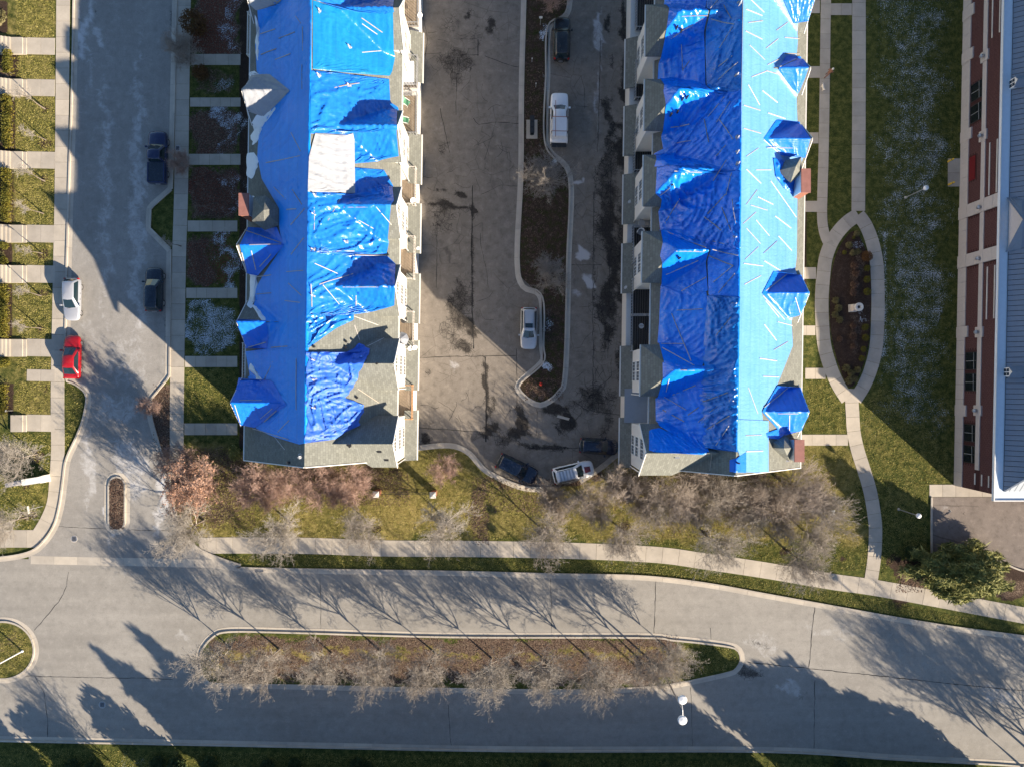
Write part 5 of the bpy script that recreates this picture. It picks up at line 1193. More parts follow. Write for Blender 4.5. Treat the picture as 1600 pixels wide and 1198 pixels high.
PR = {'A': tree_proto('tree_a', 11, 6.2, 3.5, 'twig_pale', density=1.35), 'B': tree_proto('tree_b', 23, 6.2, 3.3, 'twig_grey', density=1.35), 'C': tree_proto('tree_c', 37, 6.2, 3.5, 'twig_pale', density=1.45),
      'D': tree_proto('tree_d', 41, 6.5, 3.6, 'twig_grey', density=1.5), 'E': tree_proto('tree_e', 59, 6.5, 2.8, 'twig_pink', leaf=('leaf_orange', .95, .135), density=1.3, stems=3),
      'F': tree_proto('shrub_f', 61, 4.2, 2.3, 'twig_pink', stems=4), 'S': tree_proto('sapling', 71, 5.0, 1.1, 'twig_pale', density=.4, base_split=.5, upright=1.0, keep=.22), 'G': tree_proto('shrub_g', 83, 4.6, 2.6, 'twig_brown', stems=4),
      'K': tree_proto('tree_k', 97, 8.0, 3.8, 'twig_brown', density=1.2)}
for r_ in list(PR.values()):
    for o in list(r_.children): COL.objects.unlink(o)
def plant(proto, name, px, py, scale, label, cat, group, rz=None, z=0.0, sz=1.0):
    src = PR[proto]; c = bpy.data.objects.new(name, None); COL.objects.link(c); c.empty_display_size = .3
    for ch in src.children:
        o = ch.copy(); COL.objects.link(o); o.parent = c
    c.location = G(px, py, 0); c.location.z = z; c.rotation_euler = (0, 0, rng.uniform(0, 6.28) if rz is None else rz); c.scale = (scale, scale, scale*sz)
    return tag(c, label, cat, group)
g1 = 'bare street trees along the long pavement'
for pr, x, y, s_, lb in [('C',318,812,1.05,'bare tree at the corner, its twigs reaching over the street mouth'), ('A',455,817,1.0,'bare lawn tree just right of the corner tree, with the widest crown over the pavement'),
    ('B',582,821,.92,'bare lawn tree below the middle of the left terrace end'), ('C',700,813,.98,'bare lawn tree below the pink shrub and brick pillar'), ('D',850,829,.95,'bare lawn tree below the very dark blue crossover'),
    ('B',972,827,.92,'bare lawn tree below the white sport utility'), ('A',1105,836,1.0,'bare lawn tree where the long pavement starts to bend'), ('D',1232,862,1.0,'bare lawn tree nearest the garden path, dark branches over the pavement')]:
    plant(pr, 'bare_tree', x, y, s_, lb, 'tree', g1)
g2 = 'bare trees down the middle island'
for i, (x, y, lb) in enumerate([(361,1024,'bare island tree at the rounded left end, twigs over the kerb'), (437,1026,'second bare tree from the rounded left end of the island'), (519,1032,'small bare island tree, third from its rounded left end'),
    (596,1030,'bare island tree fourth from the rounded left end'), (680,1031,'bare island tree just left of the middle of the island'), (768,1040,'bare island tree just right of the middle of the island'),
    (846,1038,'bare island tree fourth from the pointed grassy end'), (922,1042,'bare island tree with a thick trunk shadow, third from the grassy end'), (997,1040,'bare island tree second from the grassy end'), (1040,1022,'last bare island tree beside the twin headed street lamp')]):
    plant('ABCDBACDBA'[i], 'bare_tree', x, y-13, [1.0,1.06,.82,1.0,1.02,1.0,.96,1.02,1.0,.78][i], lb, 'tree', g2, z=.08)
g3 = 'bare trees and shrubs behind the terraces'
for pr, nm, x, y, s_, lb, ct in [('E','tree',328,752,1.12,'tree still full of rusty orange leaves at the street corner','tree'), ('F','shrub',292,716,.95,'pinkish bare shrub beside the street pavement above the orange tree','shrub'),
    ('F','shrub',412,752,1.1,'pinkish bare shrub touching the orange tree under the left terrace end','shrub'), ('F','shrub',462,748,1.0,'pinkish bare shrub second from the orange tree along the fence','shrub'), ('F','shrub',512,750,1.08,'pinkish bare shrub in the middle of the fence row','shrub'),
    ('F','shrub',562,750,1.05,'pinkish bare shrub at the right end of the fence row, beside a brick pillar','shrub'), ('F','shrub',697,728,.78,'small round pink shrub alone beside the curved courtyard kerb','shrub'),
    ('G','shrub',962,752,1.1,'grey brown bare shrub just right of the white sport utility','shrub'), ('K','bare_tree',908,772,.62,'slender bare tree below the white sport utility','tree'), ('K','bare_tree',1035,757,.85,'tall bare tree with pale limbs below the right terrace corner','tree'),
    ('G','shrub',1000,768,1.0,'brown bare shrub beside the lone lawn pillar','shrub'), ('G','shrub',1080,752,1.1,'brown bare shrub below the end gable of the right terrace','shrub'), ('D','bare_tree',1105,766,.9,'bare tree below the blue patch at the right ridge end','tree'), ('K','bare_tree',1150,762,.72,'bare tree below the short hanging pale tarpaulin','tree'),
    ('G','shrub',1128,775,1.05,'low brown shrub in the thicket between two bare trees','shrub'), ('G','shrub',1178,770,1.1,'brown shrub at the right end of the thicket','shrub'), ('K','bare_tree',1222,752,.95,'large spreading bare tree right of the right terrace corner','tree'), ('D','bare_tree',1262,790,.95,'bare tree beside the garden path and the white utility box','tree'),
    ('G','shrub',872,786,.8,'thin brown shrub below the kerb leaves beside the dark crossover','shrub'),
    ('D','bare_tree',1008,790,.75,'small bare tree on the grass below the lone lawn pillar','tree'), ('G','shrub',1055,785,1.0,'pale tangled shrub between the lone lawn pillar and the end gable','shrub'), ('B','bare_tree',1078,796,.75,'small bare tree in front of the pale tangled shrub','tree'),
    ('G','shrub',930,790,.85,'pale thin shrub in the grass below the white sport utility','shrub'), ('A','bare_tree',1150,798,.8,'small bare tree at the lower edge of the thicket','tree'), ('G','shrub',1205,782,1.05,'pale shrub under the large spreading bare tree','shrub'), ('G','shrub',1248,768,.95,'pale shrub between the spreading bare tree and the garden path','shrub'), ('B','bare_tree',1190,806,.8,'small bare tree in the lower right part of the thicket','tree'), ('C','bare_tree',1255,828,.75,'small bare tree below the white utility box','tree'),
    ('F','shrub',435,768,.85,'low pinkish shrub in front of the fence near the orange tree','shrub'), ('F','shrub',540,766,.8,'low pinkish shrub in front of the fence near the right end','shrub')]:
    plant(pr, nm, x, y, s_, lb, ct, g3)
g4 = 'bare trees in the courtyard island'
for pr, nm, x, y, s_, lb, ct in [('D','bare_tree',850,296,.92,'large dark bare tree in the courtyard island bay','tree'), ('B','bare_tree',864,440,.82,'bare tree in the courtyard island above the pewter crossover','tree'), ('F','shrub',864,5,.85,'reddish bare shrub in the courtyard island at the top edge','shrub')]:
    plant(pr, nm, x, y, s_, lb, ct, g4, z=.08)
g5 = 'young trees along the left pavement'
for x, y, s_, lb in [(70,170,1.0,'young tree nearest the top in the left front gardens, in a round mulch ring'), (72,219,.7,'young tree in the widest mulch ring of the left front gardens'), (70,283,.9,'young tree below the third flight of doorsteps'), (68,334,.75,'young tree with pale branches just above the fourth footpath'),
                     (66,396,.7,'young tree in the narrow lawn above the silver car'), (64,462,.8,'young tree in the lawn level with the silver car'), (64,513,.75,'young tree in the lawn just above the red car path')]:
    plant('S', 'sapling', x, y, s_, lb, 'tree', g5)
plant('A','bare_tree',57,709,.95,'bare tree whose pale branches spread over the long white sign','tree','bare trees at the lower left corner'); plant('C','bare_tree',42,808,.9,'bare tree below the long white sign','tree','bare trees at the lower left corner'); plant('B','bare_tree',18,829,.5,'small bare tree standing in the paved corner strip','tree','bare trees at the lower left corner')
g6 = 'street trees beside the shaded left street'
plant('G','shrub',300,96,.8,'bare bush leaning over the shaded pavement below the dark brown bush','shrub',g6); plant('F','shrub',292,262,.6,'ochre bush beside the rear of the navy pickup','shrub',g6); plant('S','sapling',283,385,.7,'thin bare tree on the shaded pavement by the kerb bulge','tree',g6); plant('F','shrub',243,634,.55,'rusty little shrub at the lower kerb point of the left street','shrub',g6)
plant('G','shrub',855,770,.7,'bare shrub rooted in the leafy kerb corner','shrub',g3)
# trees that stand just outside the picture and throw their shade into it
g7 = 'trees on the near verge'
for i, (x, y, s_) in enumerate([(1606,1206,1.25), (1690,1222,1.3), (1745,1150,1.1), (1668,1180,1.1), (215,1228,.9)]): plant('DKDBA'[i], 'bare_tree', x, y, s_, 'bare tree on the verge just beyond the bottom of the picture', 'tree', g7)

def blob_points(g, n, rx, ry_, rz, z0, hollow=.45):
    out = []
    while len(out) < n:
        v = rvec(g); r = (hollow+(1-hollow)*g.random()**.6); b = 1+.28*NOISE(v*2.2+Vector((g.seed_,0,0)))
        p = Vector((v.x*rx*r*b, v.y*ry_*r*b, z0+rz+v.z*rz*r*b))
        if p.z > 0.02: out.append(tuple(p))
    return out
def bush_proto(seed, mat, n, rx, ry_, rz, size, aspect=1.5):
    g = random.Random(seed); g.seed_ = seed
    tw = Twigs()
    for _ in range(26):
        v = rvec(g); v.z = abs(v.z)+.3; tw.seg((0,0,0), (v.x*rx*.7, v.y*ry_*.7, min(v.z,1.2)*rz*1.2), .015, .005)
    r = bpy.data.objects.new('bush', None)
    a = bpy.data.objects.new('stems', tw.mesh('stems', 'bark')); a.parent = r
    b = bpy.data.objects.new('leaves', leaves_mesh('leaves', blob_points(g, n, rx, ry_, rz, 0.0), mat, size, seed, aspect)); b.parent = r
    return r
PR['bo'] = bush_proto(5, 'leaf_olive', 700, .8, .8, .55, .16); PR['bb'] = bush_proto(6, 'leaf_brown', 1600, 1.5, 1.4, 1.3, .17); PR['bh'] = bush_proto(8, 'leaf_hedge', 900, .55, .6, .6, .12)
PR['bg'] = bush_proto(9, 'needles', 800, .6, .9, .9, .14); PR['ba'] = bush_proto(10, 'leaf_litter', 420, .55, .55, .35, .14); PR['bd'] = bush_proto(12, 'needles_dark', 900, .9, .9, .7, .16)
PR['by'] = bush_proto(14, 'leaf_hedge', 380, .5, .5, .35, .12)
plant('bb','bush',310,45,1.0,'dark brown leafy bush at the top of the shaded left terrace gardens','bush',None); plant('bb','bush',318,118,.62,'small brown bush in the second shaded terrace garden','bush',None)
plant('bg','bush',371,706,1.0,'bright green upright bush at the corner of the left terrace','bush',None)
gH = 'clipped hedges in the left front gardens'
for x, ya, yb, lb in [(19,84,119,'short yellow green hedge between the first two doorsteps'), (19,152,234,'long yellow green hedge below the second doorsteps'), (17,266,349,'long yellow green hedge below the third doorsteps'), (13,446,528,'yellow green hedge level with the silver car'), (11,600,646,'square green hedge with a pipe above the last front path')]:
    r = thing('hedge', lb, 'hedge', G(x, (ya+yb)/2), 0, gH); ln = (yb-ya)/PPM
    gg = random.Random(int(ya)); pts = [(gg.uniform(-.42,.42)*(1+.2*math.sin(k)), gg.uniform(-ln/2,ln/2), gg.choice([gg.uniform(.2,1.0), gg.uniform(.8,1.1)])) for k in range(int(520*ln))]
    link('leaves', leaves_mesh('leaves', pts, 'leaf_hedge', .13, int(ya)), r); c = MB()
    for k in range(int(ln/.5)): c.tube([(0,-ln/2+.25+k*.5,0), (gg.uniform(-.1,.1),-ln/2+.25+k*.5,.85)], [.05,.02], 5)
    c.build('stems', 'bark', r)
gB = 'round shrubs in the left front gardens'
for x, y, s_, pr, lb in [(4,160,1.0,'bo','olive round shrub left of the long upper hedge, uppermost'), (3,190,1.0,'bo','olive round shrub left of the middle of the long upper hedge'), (3,215,.9,'bo','olive round shrub left of the lower end of the long upper hedge'), (3,312,1.0,'bo','olive round shrub left of the second long hedge, upper one'), (2,338,1.0,'bo','olive round shrub left of the second long hedge, lower one'),
                         (11,385,.8,'bh','small ball clipped shrub below the fourth doorsteps'), (10,408,.8,'bh','small ball clipped shrub just above the fifth doorsteps'), (3,400,.7,'bo','low olive shrub beside the two ball clipped shrubs'), (8,462,.8,'bo','olive shrub left of the hedge level with the silver car'), (12,567,1.0,'bh','clipped shrub in the narrow bed level with the red car'), (3,30,1.1,'bo','pale tan shrub at the bed edge in the top left corner')]:
    plant(pr, 'bush', x, y, s_, lb, 'bush', gB)
gO = 'plants in the oval flower bed'
BEDL = ['olive perennial upper left of the snowy tip of the oval bed', 'olive perennial at the very top tip of the oval bed', 'yellow green tuft at the upper left edge of the oval bed', 'olive perennial in the middle of the upper row across the oval bed', 'small olive perennial just right of the middle of the upper row', 'tiny yellow green tuft just under the top tip of the oval bed',
 'tall brown shrub at the upper right of the oval flower bed', 'uppermost yellow green tuft along the right edge of the oval bed', 'second yellow green tuft down the right edge, beside the big rusty clump', 'largest yellow green tuft on the right edge, just above the stone pedestal', 'big rusty clump at the head of the middle row of the oval bed', 'second rusty clump down the middle row of the oval bed', 'round rusty clump midway between the big clump and the pedestal', 'rusty clump closest above the stone pedestal',
 'rusty clump closest below the stone pedestal', 'larger rusty clump second below the stone pedestal', 'rusty clump third below the stone pedestal', 'yellow green tuft on the right edge just below the pedestal', 'yellow green tuft second below the pedestal on the right edge', 'yellow green tuft third below the pedestal on the right edge', 'lowest yellow green tuft on the right edge of the oval bed', 'olive perennial left of the pedestal, uppermost of four', 'olive perennial left of the pedestal, nearest to it', 'olive perennial on the left edge just below the pedestal', 'olive perennial left of the pedestal, lowest of four',
 'rusty clump alone near the lower left edge of the oval bed', 'olive perennial at the lower left edge, above the bottom tip', 'olive perennial in the middle of the lower group near the bottom tip', 'olive perennial at the right of the lower group near the bottom tip', 'olive perennial in the bottom tip of the oval bed, left one', 'olive perennial in the bottom tip of the oval bed, right one']
for i, (x, y, pr, s_) in enumerate([(1325,384,'bo',.5),(1337,366,'bo',.45),(1318,395,'by',.5),(1331,396,'bo',.45),(1339,394,'bo',.42),(1333,372,'by',.4),(1351,402,'bb',.42),(1353,420,'by',.75),(1353,437,'by',.8),(1353,456,'by',.85),(1334,416,'ba',.9),(1336,428,'ba',.8),(1333,446,'ba',.85),(1331,458,'ba',.75),(1332,510,'ba',.7),(1331,525,'ba',.8),(1332,542,'ba',.7),(1350,512,'by',.8),(1351,528,'by',.8),(1348,546,'by',.7),(1345,560,'by',.7),(1304,470,'bo',.5),(1308,482,'bo',.55),(1303,492,'bo',.5),(1310,500,'bo',.5),(1311,530,'ba',.6),(1320,575,'bo',.55),(1328,583,'bo',.5),(1338,578,'bo',.5),(1325,594,'bo',.55),(1334,592,'bo',.45)]):
    plant(pr, 'bed_plant', x, y, s_, BEDL[i], 'plant', gO if pr != 'bb' else None, z=.04)
for x, y, s_, lb in [(1420,862,1.0,'low shrub with reddish twigs left of the parking kerb'), (1445,875,.8,'low dark shrub at the lower left corner of the parking kerb')]: plant('bd','bush',x,y,s_,lb,'bush',None)
gV = 'low evergreen shrubs on the bottom verge'
VERGEL = ['low evergreen shrub beside the sunny patch of the bottom verge', 'second low evergreen shrub right of the sunny patch of the bottom verge', 'low evergreen shrub just right of the snow patch on the bottom verge', 'bigger low evergreen shrub right of the snow patch on the bottom verge', 'low evergreen shrub below the rounded end of the middle island', 'low evergreen shrub on the bottom verge, left of a close pair', 'small low evergreen shrub on the bottom verge, close to its left neighbour', 'larger of two touching evergreen shrubs on the bottom verge', 'smaller of two touching evergreen shrubs on the bottom verge', 'lone low evergreen shrub on the bottom verge below the island middle', 'lone low evergreen shrub on the bottom verge towards the right bend']
for i, (x, y, s_) in enumerate([(118,1192,.9),(150,1196,1.0),(250,1188,.9),(282,1192,1.2),(330,1190,1.1),(420,1192,.9),(462,1190,.8),(560,1190,.9),(575,1194,.7),(850,1194,.9),(1310,1192,1.0)]): plant('bd','bush',x,y,s_,VERGEL[i],'bush',gV)

def conifer(seed, h, rb, n_layers, mat, size, dens, droop=-.15, name='conifer', bare=.12, asp=2.4):
    g = random.Random(seed); tr = Twigs(); lf = []
    tr_pts = [(0,0,-.2), (g.uniform(-.1,.1),g.uniform(-.1,.1),h*.5), (0,0,h)]
    tr.seg(tr_pts[0], tr_pts[1], .03*h, .018*h); tr.seg(tr_pts[1], tr_pts[2], .018*h, .01)
    for i in range(n_layers):
        t = i/(n_layers-1); z = h*(bare+(.97-bare)*t); r = rb*(1-t)**.75*g.uniform(.8,1.12)+.12
        nb = max(4, int(9*(1-t)+4))
        for k in range(nb):
            a = 2*math.pi*k/nb+g.uniform(-.3,.3)+i; ln = r*g.uniform(.7,1.12); e = Vector((math.cos(a)*ln, math.sin(a)*ln, z+droop*ln+.18*ln*(t+.3)))
            tr.seg((0,0,z), e, .02, .006); s0 = Vector((0,0,z))
            m_ = int(dens*ln)+3
            for _ in range(m_):
                u = g.random()**.6; wdt = .30*ln*(1-.6*u)+.06
                p = s0.lerp(e, .15+.87*u); sd_ = Vector((-math.sin(a), math.cos(a), 0))*g.gauss(0, wdt*.5); lf.append(tuple(p+sd_+Vector((0,0,g.gauss(0,.10)-abs(sd_.length)*.15))))
    r_ = bpy.data.objects.new(name, None)
    a = bpy.data.objects.new('trunk', tr.mesh('trunk', 'bark', 5)); a.parent = r_; b = bpy.data.objects.new('crown', leaves_mesh('crown', lf, mat, size, seed, asp, .5)); b.parent = r_
    return r_
def broad_evergreen(seed):
    g = random.Random(seed); g.seed_ = seed; tw = Twigs(); tw.seg((0,0,-.1), (0,0,4.6), .16, .03)
    pts = []
    for k in range(26):
        z = .9+4.6*(k/25); a = k*2.4; r = 2.0*math.sin(min(1, .35+.65*(1-abs(z-2.6)/3.6))*1.5)*g.uniform(.75,1.05)
        c = Vector((math.cos(a)*r*.75, math.sin(a)*r*.75, z)); tw.seg((0,0,z*.8), c, .04, .01)
        for _ in range(150): v = rvec(g)*(.5+.5*g.random())*g.uniform(.8,1.1); pts.append((c.x+v.x*1.0, c.y+v.y*1.0, max(.05, c.z+v.z*.75)))
    r_ = bpy.data.objects.new('evergreen', None)
    a = bpy.data.objects.new('trunk', tw.mesh('trunk', 'bark', 5)); a.parent = r_; b = bpy.data.objects.new('crown', leaves_mesh('crown', pts, 'needles_dark', .32, seed, 1.7)); b.parent = r_
    return r_
PR['P'] = conifer(3, 7.6, 4.3, 12, 'needles', .17, 66, -.05, bare=.16, asp=4.5); PR['Q'] = broad_evergreen(4); PR['R'] = conifer(6, 6.4, 1.75, 17, 'needles_dark', .28, 30, -.2)
pn_ = plant('P','pine_tree',1484,886,1.08,'broad green pine spreading over the pavement beside the parking lot','tree',None,rz=0.0); pn_.scale = (1.36, .86, .92)
gC = 'evergreens on the verge beyond the bottom edge'
for x, y, s_, pr in [(404,1240,1.45,'R'), (432,1250,1.35,'R'), (492,1236,1.62,'R'), (300,1236,.85,'Q'), (470,1246,1.1,'Q'), (530,1250,1.1,'Q'), (585,1240,.95,'Q'), (640,1250,1.02,'Q'), (700,1240,1.0,'Q'), (762,1250,1.08,'Q'), (820,1242,.92,'Q'), (880,1250,1.1,'Q'), (935,1242,1.0,'Q'), (990,1252,1.1,'Q'), (1050,1244,1.1,'Q'), (1110,1250,1.0,'Q'), (1165,1246,.95,'Q'), (1215,1250,.85,'Q'),
                     (1330,1246,1.3,'Q'), (1385,1250,1.15,'Q'), (1440,1246,1.15,'Q'), (1490,1250,.95,'Q'), (1545,1248,.8,'Q'), (185,1250,.8,'Q'), (95,1250,.9,'Q'), (500,1262,1.2,'Q'), (557,1264,1.15,'Q'), (612,1262,1.1,'Q'), (670,1264,1.15,'Q'), (731,1262,1.15,'Q'), (791,1264,1.1,'Q'), (850,1262,1.15,'Q'), (907,1264,1.2,'Q'), (962,1262,1.15,'Q'), (1020,1264,1.2,'Q'), (1080,1262,1.15,'Q'), (1138,1264,1.1,'Q'), (1190,1262,1.0,'Q'), (1358,1262,1.3,'Q'), (1412,1264,1.25,'Q'), (1465,1262,1.1,'Q'), (1517,1264,.95,'Q')]:
    plant(pr, 'evergreen_tree', x, y, s_*(1.17 if pr == 'Q' else 1), 'evergreen on the verge beyond the bottom edge of the picture', 'tree', gC)

# fallen leaves, lying as real little blades on the beds and lawns
gl = np.random.RandomState(5); pts = []
def scatter(n, x0, y0, x1, y1, z=.02):
    for _ in range(n): pts.append((*G2(gl.uniform(x0,x1), gl.uniform(y0,y1)), z+gl.uniform(0,.03)))
scatter(7000, 328, 993, 1060, 1066, .11); scatter(700, 172, 748, 194, 826, .14); scatter(2600, 280, 700, 400, 825); scatter(2200, 380, 735, 640, 790); scatter(600, 738, 745, 765, 850); scatter(900, 765, 745, 880, 800); scatter(2200, 300, 262, 372, 342); scatter(900, 300, 366, 340, 446); scatter(900, 300, 172, 370, 240); scatter(900, 820, 100, 850, 430, .11); scatter(500, 820, 590, 880, 625, .12); scatter(1500, 960, 735, 1300, 840); scatter(500, 240, 600, 266, 740); scatter(400, 1400, 890, 1440, 925)
tag(link('fallen_leaves', leaves_mesh('fallen_leaves', pts, 'leaf_litter', .13, 3, 1.3, 2.0)), kind='stuff')

# grass: short leaning blades over the open lawns
def inside_np(P, poly):
    c = np.zeros(len(P), bool); n = len(poly)
    for i in range(n):
        (xa, ya), (xb, yb) = poly[i], poly[(i+1) % n]
        if ya == yb: continue
        c ^= ((ya > P[:,1]) != (yb > P[:,1])) & (P[:,0] < (xb-xa)*(P[:,1]-ya)/(yb-ya)+xa)
    return c
gz = np.random.RandomState(11); GP = []
def grass_on(poly, dens, z=0.0):
    q = np.array(gp(poly)); lo, hi = q.min(0), q.max(0); n = int((hi-lo).prod()*dens)
    P = lo+gz.rand(n, 2)*(hi-lo); P = P[inside_np(P, [tuple(a) for a in q])]
    GP.append(np.column_stack([P, np.full(len(P), z)]))
grass_on([(340,700),(376,700),(376,728),(640,734),(660,702),(714,700),(752,735),(785,752),(830,768),(960,770),(1250,740),(1255,700),(1322,697),(1340,740),(1356,800),(1356,890),(1290,892),(1100,860),(1020,850),(900,845),(330,836),(290,800),(290,720)], 150)
grass_on([(350,869),(480,866),(750,872),(900,875),(1030,882),(1200,907),(1370,934),(1600,984),(1600,990),(1400,960),(1200,926),(1000,896),(700,889),(400,884)], 170)
grass_on([(1262,593),(1290,593),(1318,640),(1322,676),(1262,676)], 150); grass_on([(1346,640),(1378,600),(1480,700),(1484,754),(1448,758),(1448,865),(1400,870),(1378,900),(1377,830),(1376,790),(1352,700)], 130)
for ya, yb in ((-5,60),(88,124),(152,237),(266,351),(382,414),(445,529),(560,577),(597,646)): grass_on([(25,ya),(86 if ya < 300 else 79,ya),(85 if ya < 300 else 79,yb),(25,yb)], 170)
grass_on([(-5,676),(80,676),(80,740),(60,800),(48,826),(-5,826)], 130); grass_on([(104,594),(130,618),(128,650),(102,712)], 150); grass_on([(1060,1005),(1140,1012),(1152,1030),(1140,1044),(1060,1060)], 170, .1); grass_on([(-5,975),(40,990),(48,1015),(40,1045),(-5,1058)], 150, .1)
grass_on([(0,1168),(400,1174),(800,1182),(1600,1200),(1600,1225),(0,1225)], 90); grass_on([(292,578),(366,578),(372,655),(292,655)], 110)
GP = np.vstack(GP); n = len(GP); an = gz.rand(n)*6.283; ln = .04+.09*gz.rand(n)**1.5; wd = .016+.016*gz.rand(n); ti = gz.rand(n)*6.283; tl = ln*(.6+1.2*gz.rand(n))
c_, s2_ = np.cos(an)*wd, np.sin(an)*wd
V = np.stack([GP+np.column_stack([c_, s2_, 0*c_]), GP-np.column_stack([c_, s2_, 0*c_]), GP+np.column_stack([np.cos(ti)*tl, np.sin(ti)*tl, ln])], 1).reshape(-1, 3)
leafmat('grass_blade', (0.12, 0.125, 0.028), (0.29, 0.265, 0.07), (0.52, 0.44, 0.18), 0.8)
tag(link('grass', np_mesh('grass', V, np.arange(n*3).reshape(-1, 3), 'grass_blade')), kind='stuff')

# ================================================================== STREET FURNITURE
def lamp_small(px, py, label, gname='path lamps in the garden'):
    r = thing('path_lamp', label, 'lamp post', G(px, py), 0, gname)
    MB().lathe([(.16,0),(.16,.08),(.07,.2),(.055,.3),(.045,3.5),(.06,3.52),(.05,3.6)], n=10).build('pole', 'grey_metal', r)
    MB().lathe([(.05,3.58),(.17,3.62),(.27,3.85),(.25,4.0),(.05,4.08)], n=14).build('globe', 'white_plastic', r, smooth=True)
lamp_small(1404, 795, 'path lamp on the lawn left of the parking lot'); lamp_small(1415, 309, 'path lamp in the shade beside the brick hall')
r = thing('street_lamp', 'tall street lamp with two round white heads at the island end', 'street lamp', G(1034, 1046), 0)
MB().lathe([(.22,0),(.22,.25),(.11,.4),(.06,9.6)], n=10).build('pole', 'grey_metal', r)
ar = MB().tube([(-.15,1.15,9.6), (0,0,9.65), (.05,-1.3,9.6)], .045, 6).build('arm', 'grey_metal', r)
for y in (.95, -1.05): MB().lathe([(.1,9.35),(.44,9.42),(.46,9.62),(.38,9.72),(.08,9.78)], (0,y,0), 20).build('lamp_head', 'white_plastic', r)
for x, y, lb in [(1625,1187,'tall street lamp on the verge beyond the lower right corner, throwing the long thin shadow'), (1205,1228,'street lamp beyond the bottom edge whose shadow crosses the twin headed lamp')]:
    r = thing('street_lamp', lb, 'street lamp', G(x, y)); MB().lathe([(.22,0),(.22,.25),(.13,.4),(.08,11.6)], n=10).build('pole', 'grey_metal', r)
    MB().lathe([(.1,11.4),(.4,11.45),(.42,11.65),(.08,11.8)], n=14).build('lamp_head', 'white_plastic', r)
r = thing('street_lamp', 'slim white lamp post leaning into view on the round left island', 'street lamp', G(36, 1016))
MB().lathe([(.15,0),(.15,.2),(.08,.3),(.05,6.5)], n=10).build('pole', 'white_plastic', r); MB().lathe([(.08,6.4),(.3,6.45),(.3,6.6),(.06,6.7)], n=12).build('lamp_head', 'white_plastic', r)
# long sign, street sign
r = thing('entrance_sign', 'long white stone entrance sign on the lower left lawn', 'sign', G(52, 750), R(9))
MB().box(-2.2, 1.6, -.26, .26, 0, 1.25).build('sign_wall', 'cap_stone', r); MB().box(-.1, 1.85, -.34, .34, 1.253, 1.75).build('sign_cap', 'trim_white', r); MB().box(-2.1, -.3, -.2, .2, 1.253, 1.5).build('sign_panel', 'pale_stone', r); MB().box(1.603, 1.95, -.4, .4, 0, 1.25).build('sign_pier', 'cap_stone', r)
def sign(px, py, label, h, w_, hh, rz, mat='trim_white', group=None):
    r = thing('street_sign', label, 'sign', G(px, py), rz, group); MB().tube([(0,0,0),(0,0,h)], .03, 6).build('post', 'grey_metal', r); MB().box(.035, .06, -w_/2, w_/2, h-hh, h).build('sign_plate', mat, r); return r
sign(67, 790, 'thin street sign beside the lower end of the left pavement', 2.6, .8, .3, R(10)); sign(844, 40, 'small square sign on a post in the courtyard island', 2.0, .35, .4, R(-90)); sign(20, 641, 'short white pipe post in the square green hedge', 1.1, .2, .12, R(170)); sign(831, 98, 'thin white stake near the upper part of the courtyard island', 1.2, .12, .2, R(-90), group='white stakes in the courtyard island'); sign(837, 137, 'thin white stake below another in the courtyard island', 1.3, .12, .2, R(-90), group='white stakes in the courtyard island')
# letter boxes on their pad
s_ = structure('letterbox_pad'); 
p0 = G(831, 203); MB().box(p0[0]-.62, p0[0]+.62, p0[1]-1.05, p0[1]+1.05, .06, .145).build('slab', 'pavement', s_)
gM = 'letter box pedestals on one pad'
for k, (y, lb) in enumerate([(193,'dark letter box pedestal at the upper end of the concrete pad'), (202,'dark letter box pedestal in the middle of the concrete pad'), (211,'dark letter box pedestal at the lower end of the concrete pad')]):
    r = thing('letter_box', lb, 'letter box', (*G2(831, y), .145), 0, gM); MB().box(-.12,.12,-.12,.12,0,.55).build('pedestal', 'dark_metal', r); MB().box(-.22,.22,-.27,.27,.553,1.35).build('cabinet', 'paint_midnight', r); MB().box(-.25,.25,-.29,.29,1.353,1.4).build('lid', 'dark_metal', r)
    for q in range(3): MB().box(.221,.232,-.24,.24,.6+q*.25,.82+q*.25).build('door', 'grey_metal', r)
# hydrant
r = thing('fire_hydrant', 'red fire hydrant in the rounded tip of the courtyard island', 'fire hydrant', (*G2(845, 600), .1)); MB().lathe([(.18,0),(.18,.06),(.11,.08),(.11,.5),(.16,.52),(.16,.58),(.12,.62),(.05,.72),(.04,.78)], n=14).build('barrel', 'hydrant_red', r)
for a in (0, math.pi/2, math.pi): v = (math.cos(a), math.sin(a)); MB().tube([(v[0]*.08,v[1]*.08,.42), (v[0]*.2,v[1]*.2,.42)], .065, 10).build('outlet_cap', 'hydrant_red', r)
# brick pillars and the iron fence between them
gP = 'brick fence pillars with pale caps'
for x, y, lb in [(419,768,'brick pillar with a pale cap among the pink shrubs, nearest the orange tree'), (592,768,'brick pillar with a pale cap at the right end of the shrub row'), (679,769,'brick pillar with a pale cap below the small round pink shrub'), (981,775,'brick pillar with a pale cap among brown shrubs under the right terrace')]:
    r = thing('fence_pillar', lb, 'pillar', G(x, y), 0, gP); m = MB()
    for k in range(8):
        MB().box(-.27+.004*(k%2), .27-.004*(k%2), -.27+.004*(k%2), .27-.004*(k%2), k*.22, k*.22+.21).build('brick_course', 'brick_chimney', r)
    MB().add([(-.34,-.34,1.763),(.34,-.34,1.763),(.34,.34,1.763),(-.34,.34,1.763),(-.34,-.34,1.85),(.34,-.34,1.85),(.34,.34,1.85),(-.34,.34,1.85),(0,0,2.05)], [(3,2,1,0),(0,1,5,4),(1,2,6,5),(2,3,7,6),(3,0,4,7),(4,5,8),(5,6,8),(6,7,8),(7,4,8)]).build('cap', 'cap_stone', r)
